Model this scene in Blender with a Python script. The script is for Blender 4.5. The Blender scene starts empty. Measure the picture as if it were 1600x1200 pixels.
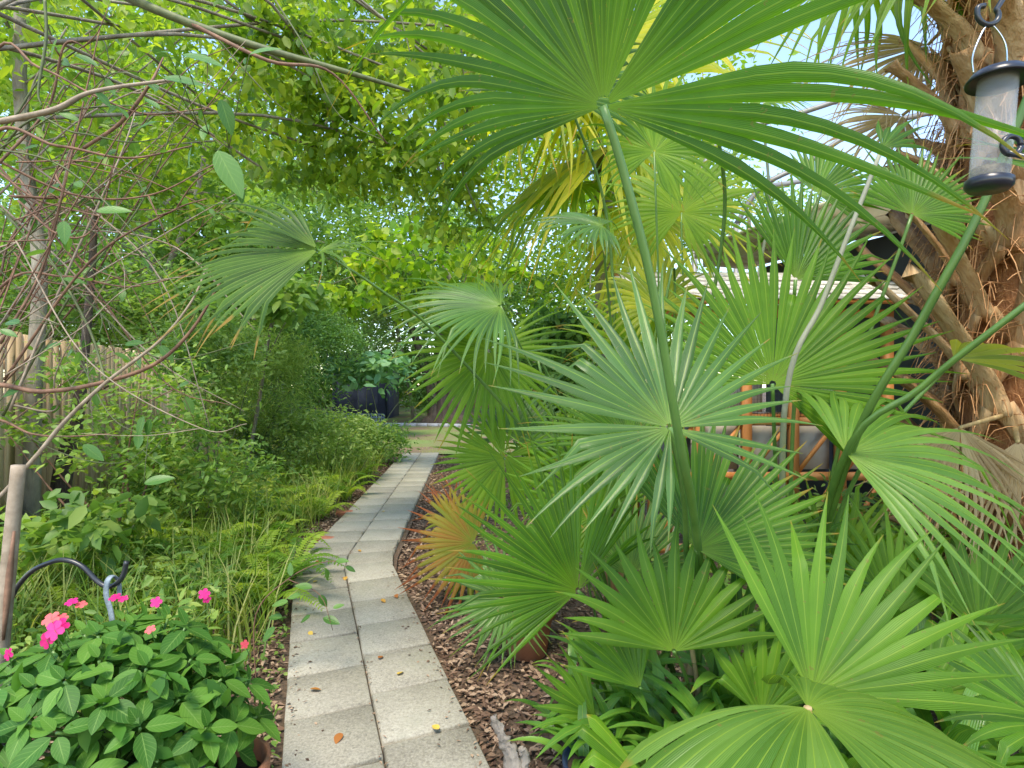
import bpy, math, random
import numpy as np
from mathutils import Vector, Matrix
R_ = math.radians
rng = np.random.default_rng(11)
random.seed(5)
SC = bpy.context.scene
COL = SC.collection
H = 1.62            # eye height
FPX = 848.0         # focal length in photo pixels (1600 wide)

# ------------------------------------------------------------------ camera, sky, sun, exposure
cam = bpy.data.cameras.new('camera'); cam.sensor_width = 36; cam.lens = 36 * FPX / 1600
cam.clip_start = .02; cam.clip_end = 500
camo = bpy.data.objects.new('camera', cam); COL.objects.link(camo)
camo.location = (0, 0, H); camo.rotation_euler = (R_(90), 0, 0); SC.camera = camo

SUN_AZ, SUN_EL = -166, 62      # azimuth from +Y towards +X
w = bpy.data.worlds.new('World'); SC.world = w; w.use_nodes = True
nt = w.node_tree; bg = nt.nodes['Background']
sky = nt.nodes.new('ShaderNodeTexSky'); sky.sky_type = 'NISHITA'; sky.sun_disc = False
sky.sun_elevation = R_(SUN_EL); sky.sun_rotation = R_(SUN_AZ); sky.air_density = 1.0; sky.dust_density = .05; sky.ozone_density = 3.0
nt.links.new(sky.outputs[0], bg.inputs[0]); bg.inputs[1].default_value = .14
sl = bpy.data.lights.new('sun', 'SUN'); sl.energy = 1.5; sl.angle = R_(20); sl.color = (1, .95, .86)
so = bpy.data.objects.new('sun', sl); COL.objects.link(so)
sd = Vector((math.sin(R_(SUN_AZ)) * math.cos(R_(SUN_EL)), math.cos(R_(SUN_AZ)) * math.cos(R_(SUN_EL)), math.sin(R_(SUN_EL))))
so.rotation_euler = sd.to_track_quat('Z', 'Y').to_euler(); so.location = sd * 40
vs = SC.view_settings; vs.view_transform = 'Standard'; vs.look = 'None'; vs.gamma = 1; vs.use_curve_mapping = False; vs.exposure = 2.0; vs.use_white_balance = True; vs.white_balance_temperature = 7400; vs.white_balance_tint = 10
SC.cycles.max_bounces = 6; SC.cycles.diffuse_bounces = 3; SC.cycles.transmission_bounces = 5; SC.cycles.transparent_max_bounces = 8

def P(px, py, d):            # a point seen at photo pixel (px, py), d metres in front of the eye
    return np.array([(px - 800) / FPX * d, d, H + (600 - py) / FPX * d])
def V(*a): return np.array(a, float)
def unit(v):
    v = np.asarray(v, float); return v / max(np.linalg.norm(v), 1e-9)
def units(v): return v / np.maximum(np.linalg.norm(v, axis=-1, keepdims=True), 1e-9)

# ------------------------------------------------------------------ materials
def newmat(name):
    m = bpy.data.materials.new(name); m.use_nodes = True
    m.node_tree.nodes.clear()
    return m, m.node_tree.nodes, m.node_tree.links
def ramp(N, stops):
    r = N.new('ShaderNodeValToRGB'); e = r.color_ramp.elements
    while len(e) < len(stops): e.new(.5)
    for k, (p, c) in enumerate(stops): e[k].position = p; e[k].color = (*c, 1)
    return r
def math_(N, L, op, a, b=None, clamp=False):
    n = N.new('ShaderNodeMath'); n.operation = op; n.use_clamp = clamp
    for i, x in enumerate((a, b)):
        if x is None: continue
        if isinstance(x, (int, float)): n.inputs[i].default_value = x
        else: L.new(x, n.inputs[i])
    return n.outputs[0]
def mix(N, L, fac, a, b, mode='MIX'):
    n = N.new('ShaderNodeMix'); n.data_type = 'RGBA'; n.blend_type = mode
    for s, x in ((n.inputs[0], fac), (n.inputs[6], a), (n.inputs[7], b)):
        if isinstance(x, (int, float)): s.default_value = x
        elif isinstance(x, tuple): s.default_value = (*x, 1)
        else: L.new(x, s)
    return n.outputs[2]
def attr(N, name):
    a = N.new('ShaderNodeAttribute'); a.attribute_name = name; return a.outputs['Fac']
def noise(N, L, scale, detail=4, rough=.6, vec=None, dist=0):
    n = N.new('ShaderNodeTexNoise'); n.inputs['Scale'].default_value = scale; n.inputs['Detail'].default_value = detail
    n.inputs['Roughness'].default_value = rough; n.inputs['Distortion'].default_value = dist
    if vec is not None: L.new(vec, n.inputs['Vector'])
    return n.outputs['Fac']
def objco(N): return N.new('ShaderNodeTexCoord').outputs['Object']
def geopos(N): return N.new('ShaderNodeNewGeometry').outputs['Position']

def out_leaf(N, L, col, rough, trans, tcol=(1.0, 1.0, .45), tgain=1.7, spec=.5, bump=None):
    p = N.new('ShaderNodeBsdfPrincipled'); L.new(col, p.inputs['Base Color']); p.inputs['Roughness'].default_value = rough
    p.inputs['Specular IOR Level'].default_value = spec
    if bump is not None: L.new(bump, p.inputs['Normal'])
    t = N.new('ShaderNodeBsdfTranslucent')
    tc = mix(N, L, 1.0, col, tuple(x * tgain for x in tcol), 'MULTIPLY'); L.new(tc, t.inputs['Color'])
    ms = N.new('ShaderNodeMixShader'); ms.inputs[0].default_value = trans
    L.new(p.outputs[0], ms.inputs[1]); L.new(t.outputs[0], ms.inputs[2])
    o = N.new('ShaderNodeOutputMaterial'); L.new(ms.outputs[0], o.inputs[0])

def leafmat(name, stops, rough=.5, trans=.4, spec=.4, tcol=(1, 1, .45), tgain=1.7, vein=False, objrand=False):
    m, N, L = newmat(name)
    t = attr(N, 'tint')
    if objrand:
        t = math_(N, L, 'MULTIPLY', N.new('ShaderNodeObjectInfo').outputs['Random'], 1.0)
    n = noise(N, L, 9, 2, vec=geopos(N))
    f = math_(N, L, 'ADD', t, math_(N, L, 'MULTIPLY', math_(N, L, 'SUBTRACT', n, .5), .35), True)
    r = ramp(N, stops); L.new(f, r.inputs[0]); col = r.outputs[0]
    bump = None
    if vein:
        ac = attr(N, 'across'); al = attr(N, 'along')
        rib = math_(N, L, 'LESS_THAN', ac, .06)
        sv = math_(N, L, 'SINE', math_(N, L, 'ADD', math_(N, L, 'MULTIPLY', al, 46.0), math_(N, L, 'MULTIPLY', ac, -14.0)))
        svp = math_(N, L, 'POWER', math_(N, L, 'MAXIMUM', sv, 0.0), 6.0)
        k = math_(N, L, 'ADD', math_(N, L, 'MULTIPLY', svp, .22), math_(N, L, 'MULTIPLY', rib, .45), True)
        col = mix(N, L, k, col, (.22, .36, .09))
        b = N.new('ShaderNodeBump'); b.inputs['Strength'].default_value = .35; b.inputs['Distance'].default_value = .004
        L.new(math_(N, L, 'SUBTRACT', 0.0, k), b.inputs['Height']); bump = b.outputs[0]
    out_leaf(N, L, col, rough, trans, tcol, tgain, spec, bump)
    return m

def palmmat(name, stops, tip=(.30, .20, .03), tip_at=.90, rough=.40, trans=.4, spec=.32, tgain=1.8, rib=(.24, .36, .04)):
    m, N, L = newmat(name)
    t = attr(N, 'tint'); al = attr(N, 'along'); ac = attr(N, 'across')
    n = noise(N, L, 6, 3, vec=geopos(N))
    t = math_(N, L, 'ADD', math_(N, L, 'MULTIPLY', t, .7), math_(N, L, 'MULTIPLY', N.new('ShaderNodeObjectInfo').outputs['Random'], .3))
    f = math_(N, L, 'ADD', t, math_(N, L, 'MULTIPLY', math_(N, L, 'SUBTRACT', n, .5), .8), True)
    r = ramp(N, stops); L.new(f, r.inputs[0]); col = r.outputs[0]
    # fine parallel veins
    sv = math_(N, L, 'SINE', math_(N, L, 'MULTIPLY', ac, 34.0))
    svk = math_(N, L, 'MULTIPLY', math_(N, L, 'ADD', sv, 1.0), .06)
    col = mix(N, L, svk, col, tuple(min(1, x * 1.5) for x in rib))
    # pale midrib and paler heart
    ribk = math_(N, L, 'MULTIPLY', math_(N, L, 'LESS_THAN', ac, .09), .55)
    heart = math_(N, L, 'MULTIPLY', math_(N, L, 'SUBTRACT', .22, al, True), 2.2)
    col = mix(N, L, math_(N, L, 'ADD', ribk, heart, True), col, rib)
    # dry tips
    n2 = noise(N, L, 22, 3, vec=geopos(N))
    tk = math_(N, L, 'ADD', al, math_(N, L, 'ADD', math_(N, L, 'MULTIPLY', math_(N, L, 'SUBTRACT', n2, .5), .22), math_(N, L, 'MULTIPLY', math_(N, L, 'SUBTRACT', t, .5), .16)))
    tk = math_(N, L, 'MULTIPLY', math_(N, L, 'SUBTRACT', tk, tip_at, True), 12.0, True)
    col = mix(N, L, tk, col, tip)
    # small blemishes
    v = noise(N, L, 55, 2, vec=geopos(N)); spot = math_(N, L, 'GREATER_THAN', v, .70)
    col = mix(N, L, math_(N, L, 'MULTIPLY', spot, .5), col, (.20, .15, .04))
    b = N.new('ShaderNodeBump'); b.inputs['Strength'].default_value = .3; b.inputs['Distance'].default_value = .003
    L.new(sv, b.inputs['Height'])
    out_leaf(N, L, col, rough, trans, (1, 1, .40), tgain, spec, b.outputs[0])
    return m

def surf(name, stops, scale=8, detail=5, rough=.8, bump=.4, bdist=.01, stretch=(1, 1, 1), metal=0, spec=.4, world=False, dist=0, objrand=0):
    m, N, L = newmat(name)
    mp = N.new('ShaderNodeMapping'); mp.inputs['Scale'].default_value = stretch
    L.new(geopos(N) if world else objco(N), mp.inputs[0])
    n = noise(N, L, scale, detail, vec=mp.outputs[0], dist=dist)
    f = n
    if objrand:
        oi = N.new('ShaderNodeObjectInfo')
        f = math_(N, L, 'ADD', n, math_(N, L, 'MULTIPLY', math_(N, L, 'SUBTRACT', oi.outputs['Random'], .5), objrand), True)
    r = ramp(N, stops); L.new(f, r.inputs[0])
    p = N.new('ShaderNodeBsdfPrincipled'); L.new(r.outputs[0], p.inputs['Base Color'])
    p.inputs['Roughness'].default_value = rough; p.inputs['Metallic'].default_value = metal; p.inputs['Specular IOR Level'].default_value = spec
    if bump:
        b = N.new('ShaderNodeBump'); b.inputs['Strength'].default_value = bump; b.inputs['Distance'].default_value = bdist
        n2 = noise(N, L, scale * 3, 4, vec=mp.outputs[0]); L.new(n2, b.inputs['Height']); L.new(b.outputs[0], p.inputs['Normal'])
    o = N.new('ShaderNodeOutputMaterial'); L.new(p.outputs[0], o.inputs[0])
    return m

M = {}
g3 = lambda a, b, c: [(.1, a), (.5, b), (.9, c)]
M['palm'] = palmmat('palm_green', g3((.018, .082, .005), (.040, .140, .008), (.080, .215, .013)), trans=.46, tgain=2.0, spec=.42, rough=.36)
M['palm_dark'] = palmmat('palm_dark', g3((.022, .080, .018), (.040, .125, .022), (.07, .18, .03)), tip_at=.86)
M['palm_tips'] = palmmat('palm_brown_tips', g3((.018, .062, .010), (.032, .095, .014), (.06, .14, .02)), tip=(.30, .19, .04), tip_at=.80, trans=.35)
M['palm_blue'] = palmmat('palm_bluegreen', g3((.025, .085, .016), (.042, .125, .022), (.07, .175, .034)), rough=.30, trans=.3, spec=.5, tip_at=.95)
M['palm_bright'] = palmmat('palm_bright', g3((.045, .14, .007), (.075, .195, .010), (.115, .26, .015)), tip_at=.97, trans=.42)
M['palm_pale'] = palmmat('palm_pale', g3((.048, .14, .018), (.08, .19, .026), (.12, .24, .042)), rough=.33, spec=.4, trans=.35, tip_at=.97)
M['palm_yellow'] = palmmat('palm_yellow', g3((.15, .22, .02), (.30, .34, .025), (.48, .43, .035)), tip=(.38, .24, .03), tip_at=.86, trans=.55, tgain=2.0, rib=(.42, .42, .12))
M['palm_lime'] = palmmat('palm_lime', g3((.06, .16, .010), (.11, .235, .014), (.18, .31, .022)), tip_at=.9, trans=.5, tgain=1.9)
M['palm_red'] = palmmat('palm_red', g3((.14, .18, .02), (.26, .20, .025), (.34, .14, .03)), tip=(.25, .07, .02), tip_at=.7, trans=.45)
M['palm_dead'] = palmmat('palm_dead', g3((.28, .18, .09), (.40, .27, .14), (.50, .38, .22)), tip=(.3, .2, .1), tip_at=.9, trans=.25, rough=.7, spec=.2, rib=(.5, .4, .25))
M['stalk'] = surf('stalk_green', [(.3, (.06, .15, .03)), (.7, (.12, .22, .05))], 12, rough=.35, bump=.1, stretch=(1, 1, .2))
M['stalk_dark'] = surf('stalk_dark', [(.3, (.045, .11, .02)), (.7, (.085, .17, .03))], 12, rough=.35, bump=.1, stretch=(1, 1, .2))
M['stalk_grey'] = surf('stalk_grey', [(.3, (.20, .22, .14)), (.7, (.36, .36, .27))], 14, rough=.6, bump=.2, stretch=(1, 1, .15))
M['stalk_tan'] = surf('stalk_tan', [(.3, (.30, .20, .09)), (.7, (.48, .36, .17))], 14, rough=.7, bump=.2, stretch=(1, 1, .2))
M['canopy'] = leafmat('leaf_canopy', g3((.075, .155, .018), (.15, .25, .028), (.30, .37, .045)), trans=.5, tgain=2.1)
M['canopy_near'] = leafmat('leaf_canopy_near', g3((.055, .125, .02), (.10, .20, .03), (.22, .28, .04)), trans=.45, tgain=1.9, vein=True, rough=.4)
M['mid'] = leafmat('leaf_mid', g3((.085, .185, .04), (.155, .285, .06), (.26, .37, .09)), trans=.42, tgain=1.8)
M['dark'] = leafmat('leaf_dark', g3((.055, .14, .034), (.10, .22, .05), (.165, .29, .07)), trans=.35)
M['blue'] = leafmat('leaf_blue', g3((.085, .175, .065), (.15, .265, .10), (.24, .35, .15)), trans=.35)
M['sea'] = leafmat('leaf_sea', g3((.08, .21, .09), (.13, .29, .13), (.20, .36, .17)), trans=.4)
M['lime'] = leafmat('leaf_lime', g3((.10, .23, .02), (.18, .31, .03), (.32, .39, .045)), trans=.5, tgain=1.9)
M['pale'] = leafmat('leaf_pale', g3((.13, .23, .06), (.22, .34, .09), (.36, .45, .14)), trans=.42)
M['far'] = leafmat('leaf_far', g3((.075, .16, .035), (.14, .25, .055), (.25, .34, .08)), trans=.5, tgain=2.0)
M['weed'] = leafmat('leaf_weed', g3((.085, .18, .04), (.17, .30, .055), (.30, .40, .09)), trans=.4)
M['fern'] = leafmat('leaf_fern', g3((.10, .22, .025), (.20, .34, .035), (.34, .44, .05)), trans=.45, objrand=True)
M['grass'] = leafmat('leaf_grass', g3((.10, .19, .03), (.20, .31, .045), (.40, .40, .13)), trans=.4)
M['impatiens'] = leafmat('leaf_impatiens', g3((.036, .12, .016), (.062, .18, .024), (.105, .24, .032)), trans=.3, vein=True, rough=.5, spec=.25, objrand=True)
M['impatiens_in'] = leafmat('leaf_impatiens_inner', g3((.036, .12, .016), (.062, .18, .024), (.105, .24, .032)), trans=.3, rough=.5, spec=.25)
M['biglef'] = leafmat('leaf_broad', g3((.05, .14, .03), (.08, .20, .045), (.12, .25, .06)), trans=.35, vein=True, rough=.35, objrand=True)
M['strap'] = palmmat('leaf_strap', g3((.05, .16, .022), (.085, .235, .03), (.14, .31, .045)), rough=.3, trans=.3, spec=.6, tip_at=.99)
M['litter'] = leafmat('leaf_litter', g3((.075, .042, .027), (.19, .112, .072), (.40, .28, .19)), trans=.1, rough=.8, tgain=1, tcol=(1, .8, .5))
M['bark'] = surf('bark_grey', [(.25, (.10, .085, .06)), (.5, (.23, .20, .15)), (.75, (.36, .33, .25))], 10, 8, .9, .8, .02, (1, 1, .3))
M['bark_dark'] = surf('bark_dark', [(.25, (.035, .025, .02)), (.75, (.12, .085, .06))], 12, 8, .9, .9, .03, (1, 1, .25))
M['twig'] = surf('twig_red', [(.3, (.10, .05, .03)), (.7, (.26, .14, .085))], 20, 4, .7, .2, .004)
M['twig_tan'] = surf('twig_tan', [(.3, (.20, .15, .10)), (.7, (.38, .30, .22))], 20, 4, .75, .3, .004)
M['twig_green'] = surf('twig_green', [(.3, (.06, .08, .03)), (.7, (.14, .16, .06))], 20, 4, .6, .2, .004)
M['fence'] = surf('fence_wood', [(.2, (.36, .22, .11)), (.5, (.55, .39, .23)), (.8, (.68, .53, .36))], 5, 7, .8, .35, .006, (4, 4, .35), world=True, objrand=.35)
M['fence_far'] = surf('fence_far', [(.2, (.30, .18, .13)), (.8, (.46, .31, .22))], 4, 5, .85, .2, .005, (3, 3, .4), world=True, objrand=.3)
M['coop'] = surf('coop_cedar', [(.2, (.34, .115, .03)), (.55, (.54, .22, .06)), (.85, (.66, .34, .12))], 6, 7, .55, .25, .004, (1, 1, .25), objrand=.25)
M['mesh'] = surf('wire', [(.3, (.06, .065, .07)), (.7, (.14, .145, .15))], 5, 1, .5, 0, metal=.6)
M['shingle'] = surf('shingle', [(.25, (.34, .31, .26)), (.7, (.62, .59, .52))], 14, 6, .9, .6, .008, objrand=.3)
M['cream'] = surf('cream_paint', [(.3, (.60, .53, .38)), (.7, (.70, .63, .47))], 3, 4, .6, .05)
M['wall'] = surf('wall_dark', [(.3, (.055, .065, .085)), (.7, (.085, .098, .125))], 2, 4, .5, .05)
M['roof'] = surf('roof_shingle', [(.3, (.17, .15, .13)), (.7, (.3, .27, .24))], 20, 4, .9, .4)
M['alu'] = surf('aluminium', [(.3, (.20, .19, .18)), (.7, (.29, .28, .26))], 4, 3, .5, .05, metal=.2)
M['shed'] = surf('shed_paint', [(.3, (.035, .040, .075)), (.7, (.055, .062, .11))], 3, 3, .6, .05)
M['lattice'] = surf('lattice_blue', [(.3, (.16, .22, .30)), (.7, (.26, .33, .42))], 6, 3, .6, .05)
M['kerb'] = surf('kerb_stone', [(.3, (.24, .25, .27)), (.7, (.42, .43, .45))], 6, 5, .8, .3)
M['black'] = surf('black_metal', [(.3, (.012, .014, .017)), (.7, (.024, .027, .032))], 8, 3, .35, .05, spec=.6)
M['plastic'] = surf('black_plastic', [(.3, (.014, .016, .024)), (.7, (.024, .027, .04))], 6, 3, .3, .05, spec=.5)
M['chrome'] = surf('steel_wire', [(.3, (.55, .55, .55)), (.7, (.68, .68, .68))], 6, 2, .22, 0, metal=1)
M['greypot'] = surf('grey_plastic', [(.3, (.13, .15, .18)), (.7, (.20, .225, .26))], 6, 3, .5, .05)
M['terra'] = surf('terracotta', [(.25, (.24, .085, .04)), (.6, (.40, .165, .085)), (.85, (.50, .27, .17))], 7, 6, .85, .3, .004)
M['bluepot'] = surf('navy_plastic', [(.3, (.012, .02, .05)), (.7, (.022, .035, .075))], 5, 2, .35, 0)
M['soil'] = surf('potting_soil', [(.3, (.03, .02, .014)), (.7, (.07, .045, .03))], 30, 5, .95, 1, .02)
M['brick'] = surf('brick_red', [(.3, (.28, .09, .05)), (.7, (.44, .18, .11))], 18, 5, .9, .4, .005)
M['drift'] = surf('driftwood', [(.25, (.15, .12, .095)), (.7, (.38, .33, .28))], 10, 7, .85, .8, .012, (1, 1, .2))
M['ribbon'] = surf('hanger_plastic', [(.35, (.10, .13, .15)), (.6, (.22, .27, .30))], 40, 3, .5, .5, .004)
M['seed'] = surf('seed', [(.3, (.05, .04, .03)), (.7, (.25, .2, .12))], 120, 3, .8, .6, .004)
M['boot'] = surf('palm_boot', [(.25, (.13, .055, .02)), (.5, (.37, .20, .085)), (.75, (.56, .39, .22))], 16, 9, .9, 1.0, .02, (1, .6, .16), objrand=.3)
M['fibre'] = surf('palm_fibre', [(.2, (.20, .075, .03)), (.55, (.40, .18, .075)), (.8, (.55, .30, .15))], 16, 8, .95, 1.0, .03, (1, 1, .35), dist=1.5)
M['strand'] = surf('fibre_strand', [(.3, (.36, .15, .055)), (.7, (.58, .33, .16))], 30, 3, .9, 0)
M['pink'] = leafmat('petal_pink', g3((.62, .015, .17), (.75, .025, .24), (.82, .06, .30)), trans=.35, tcol=(1, .7, .9), tgain=1.1, objrand=True)
M['coral'] = leafmat('petal_coral', g3((.62, .05, .07), (.72, .08, .11), (.8, .14, .14)), trans=.3, tcol=(1, .8, .8), tgain=1.1, objrand=True)
M['fallen'] = leafmat('leaf_fallen', g3((.34, .12, .03), (.50, .27, .05), (.62, .42, .08)), trans=.15, tgain=1, tcol=(1, .9, .5), rough=.6, objrand=True)
M['interior'] = surf('coop_box', [(.3, (.40, .36, .30)), (.7, (.58, .53, .45))], 4, 3, .8, .1)

def ground_mat():
    m, N, L = newmat('mulch_soil')
    pos = geopos(N)
    a = noise(N, L, 1.4, 5, vec=pos); b = noise(N, L, 26, 7, .7, vec=pos)
    v = N.new('ShaderNodeTexVoronoi'); v.inputs['Scale'].default_value = 34; L.new(pos, v.inputs['Vector'])
    r = ramp(N, [(.2, (.055, .034, .024)), (.5, (.15, .092, .064)), (.8, (.28, .185, .135))]); L.new(b, r.inputs[0])
    r2 = ramp(N, [(0, (.05, .03, .02)), (1, (.24, .15, .105))]); L.new(v.outputs['Color'], r2.inputs[0])
    c = mix(N, L, .55, r.outputs[0], r2.outputs[0])
    c = mix(N, L, math_(N, L, 'MULTIPLY', a, .5), c, (.06, .055, .022))
    p = N.new('ShaderNodeBsdfPrincipled'); L.new(c, p.inputs['Base Color']); p.inputs['Roughness'].default_value = .95
    bp = N.new('ShaderNodeBump'); bp.inputs['Strength'].default_value = .9; bp.inputs['Distance'].default_value = .03
    L.new(math_(N, L, 'ADD', b, v.outputs['Distance']), bp.inputs['Height']); L.new(bp.outputs[0], p.inputs['Normal'])
    o = N.new('ShaderNodeOutputMaterial'); L.new(p.outputs[0], o.inputs[0]); return m
M['ground'] = ground_mat()
def lawn_mat():
    m, N, L = newmat('patchy_lawn')
    pos = geopos(N)
    a = noise(N, L, .55, 4, vec=pos); b = noise(N, L, 30, 6, .7, vec=pos)
    r = ramp(N, [(.42, (.20, .13, .085)), (.50, (.19, .19, .07)), (.60, (.16, .24, .06))]); L.new(math_(N, L, 'ADD', a, math_(N, L, 'MULTIPLY', math_(N, L, 'SUBTRACT', b, .5), .3)), r.inputs[0])
    c = mix(N, L, math_(N, L, 'MULTIPLY', b, .5), r.outputs[0], (.10, .10, .04))
    p = N.new('ShaderNodeBsdfPrincipled'); L.new(c, p.inputs['Base Color']); p.inputs['Roughness'].default_value = .95
    bp = N.new('ShaderNodeBump'); bp.inputs['Strength'].default_value = .8; bp.inputs['Distance'].default_value = .03
    L.new(b, bp.inputs['Height']); L.new(bp.outputs[0], p.inputs['Normal'])
    o = N.new('ShaderNodeOutputMaterial'); L.new(p.outputs[0], o.inputs[0]); return m
M['lawn'] = lawn_mat()
def paver_mat():
    m, N, L = newmat('concrete_paver')
    pos = geopos(N); oi = N.new('ShaderNodeObjectInfo')
    a = noise(N, L, 3.2, 5, vec=pos); b = noise(N, L, 85, 3, .85, vec=pos); c2 = noise(N, L, 42, 5, vec=pos)
    f = math_(N, L, 'ADD', math_(N, L, 'MULTIPLY', a, .35), math_(N, L, 'ADD', math_(N, L, 'MULTIPLY', b, .66), math_(N, L, 'MULTIPLY', math_(N, L, 'SUBTRACT', oi.outputs['Random'], .5), .10)))
    r = ramp(N, [(.34, (.18, .163, .128)), (.54, (.335, .312, .25)), (.74, (.45, .425, .35))]); L.new(f, r.inputs[0])
    st = math_(N, L, 'MULTIPLY', math_(N, L, 'SUBTRACT', a, .52, True), 2.2, True)
    col = mix(N, L, st, r.outputs[0], (.15, .155, .105))
    pit = math_(N, L, 'MULTIPLY', math_(N, L, 'SUBTRACT', c2, .63, True), 6.0, True)
    col = mix(N, L, pit, col, (.06, .058, .05))
    p = N.new('ShaderNodeBsdfPrincipled'); L.new(col, p.inputs['Base Color']); p.inputs['Roughness'].default_value = .85
    bp = N.new('ShaderNodeBump'); bp.inputs['Strength'].default_value = .6; bp.inputs['Distance'].default_value = .004
    L.new(math_(N, L, 'SUBTRACT', b, pit), bp.inputs['Height']); L.new(bp.outputs[0], p.inputs['Normal'])
    o = N.new('ShaderNodeOutputMaterial'); L.new(p.outputs[0], o.inputs[0]); return m
M['paver'] = paver_mat()
def clear_mat():
    m, N, L = newmat('clear_plastic')
    g = N.new('ShaderNodeBsdfPrincipled'); g.inputs['Base Color'].default_value = (.80, .80, .80, 1); g.inputs['Roughness'].default_value = .18
    t = N.new('ShaderNodeBsdfTransparent'); t.inputs['Color'].default_value = (.93, .94, .95, 1)
    lw = N.new('ShaderNodeLayerWeight'); lw.inputs['Blend'].default_value = .35
    n = noise(N, L, 30, 4, vec=objco(N))
    f = math_(N, L, 'ADD', math_(N, L, 'MULTIPLY', lw.outputs['Facing'], .24), math_(N, L, 'MULTIPLY', n, .12), True)
    ms = N.new('ShaderNodeMixShader'); L.new(f, ms.inputs[0]); L.new(t.outputs[0], ms.inputs[1]); L.new(g.outputs[0], ms.inputs[2])
    o = N.new('ShaderNodeOutputMaterial'); L.new(ms.outputs[0], o.inputs[0]); return m
M['clear'] = clear_mat()

# ------------------------------------------------------------------ object helpers
def mesh(name, verts, faces, attrs=None, smooth=True):
    """faces: one (n,k) array or a list of such arrays."""
    verts = np.asarray(verts, np.float32)
    fl = faces if isinstance(faces, list) else [faces]
    fl = [np.asarray(f, np.int32) for f in fl if len(f)]
    me = bpy.data.meshes.new(name)
    me.vertices.add(len(verts)); me.vertices.foreach_set('co', verts.ravel())
    loops = np.concatenate([f.ravel() for f in fl]); tot = np.concatenate([np.full(len(f), f.shape[1], np.int32) for f in fl])
    start = np.concatenate([[0], np.cumsum(tot)[:-1]]).astype(np.int32)
    me.loops.add(len(loops)); me.loops.foreach_set('vertex_index', loops)
    me.polygons.add(len(tot)); me.polygons.foreach_set('loop_start', start)
    try: me.polygons.foreach_set('loop_total', tot)
    except Exception: pass
    if smooth: me.polygons.foreach_set('use_smooth', np.ones(len(tot), bool))
    for k, a in (attrs or {}).items():
        at = me.attributes.new(k, 'FLOAT', 'POINT'); at.data.foreach_set('value', np.asarray(a, np.float32).ravel())
    me.update(calc_edges=True); me.validate()
    return me
def link(name, me, mat, parent=None, loc=None, rot=None, scale=None):
    o = bpy.data.objects.new(name, me); COL.objects.link(o)
    if mat is not None and me is not None and not me.materials: me.materials.append(M[mat] if isinstance(mat, str) else mat)
    if parent is not None: o.parent = parent
    if loc is not None: o.location = loc
    if rot is not None: o.rotation_euler = rot
    if scale is not None: o.scale = scale if hasattr(scale, '__len__') else (scale,) * 3
    return o
def tag(o, label, cat, group=None):
    o['label'] = label; o['category'] = cat
    if group: o['group'] = group
    return o
def thing(name, label, cat, loc=(0, 0, 0), group=None):
    o = bpy.data.objects.new(name, None); COL.objects.link(o); o.location = loc; o.empty_display_size = .1
    return tag(o, label, cat, group)
def kind(o, k): o['kind'] = k; return o
def part(name, vf, mat, parent, attrs=None, smooth=True):
    """vf in world space, stored relative to its parents' location"""
    v, f = vf
    off = np.zeros(3); q = parent
    while q is not None: off += np.array(q.location); q = q.parent
    return link(name, mesh(name, np.asarray(v) - off, f, attrs, smooth), mat, parent)
def solo(name, vf, mat, attrs=None, smooth=True):
    v, f = vf; v = np.asarray(v); c = np.array([v[:, 0].mean(), v[:, 1].mean(), v[:, 2].min()])
    return link(name, mesh(name, v - c, f, attrs, smooth), mat, None, c)
class MB:
    def __init__(s): s.v = []; s.f = {}; s.n = 0
    def add(s, vf):
        v, f = vf
        for a in (f if isinstance(f, list) else [f]):
            a = np.asarray(a)
            if len(a): s.f.setdefault(a.shape[1], []).append(a + s.n)
        s.v.append(np.asarray(v)); s.n += len(v); return s
    def get(s): return np.concatenate(s.v), [np.concatenate(x) for x in s.f.values()]
BOXF = np.array([[0, 1, 3, 2], [4, 6, 7, 5], [0, 4, 5, 1], [2, 3, 7, 6], [0, 2, 6, 4], [1, 5, 7, 3]])
def box(c, s, rz=0, M3=None):
    v = np.array([[x, y, z] for x in (-.5, .5) for y in (-.5, .5) for z in (-.5, .5)]) * np.array(s, float)
    if M3 is not None: v = v @ np.asarray(M3).T
    elif rz:
        ca, sa = math.cos(rz), math.sin(rz); v = v @ np.array([[ca, -sa, 0], [sa, ca, 0], [0, 0, 1]]).T
    return v + np.array(c, float), BOXF
def beam(a, b, w_, h_, up=(0, 0, 1)):
    a, b = np.asarray(a, float), np.asarray(b, float); x = unit(b - a); y = unit(np.cross(up, x)); z = np.cross(x, y)
    return box((a + b) / 2, (np.linalg.norm(b - a), w_, h_), M3=np.stack([x, y, z], 1))
def spline(pts, n=24):
    p = np.asarray(pts, float)
    if len(p) == 2: return p[0] + (p[1] - p[0]) * np.linspace(0, 1, n)[:, None]
    e = np.concatenate([[2 * p[0] - p[1]], p, [2 * p[-1] - p[-2]]]); out = []
    k = len(p) - 1; per = max(2, n // k)
    for i in range(k):
        a, b, c, d = e[i:i + 4]; t = np.linspace(0, 1, per, endpoint=(i == k - 1))[:, None]
        out.append(.5 * (2 * b + (c - a) * t + (2 * a - 5 * b + 4 * c - d) * t ** 2 + (3 * b - a - 3 * c + d) * t ** 3))
    return np.concatenate(out)
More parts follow.
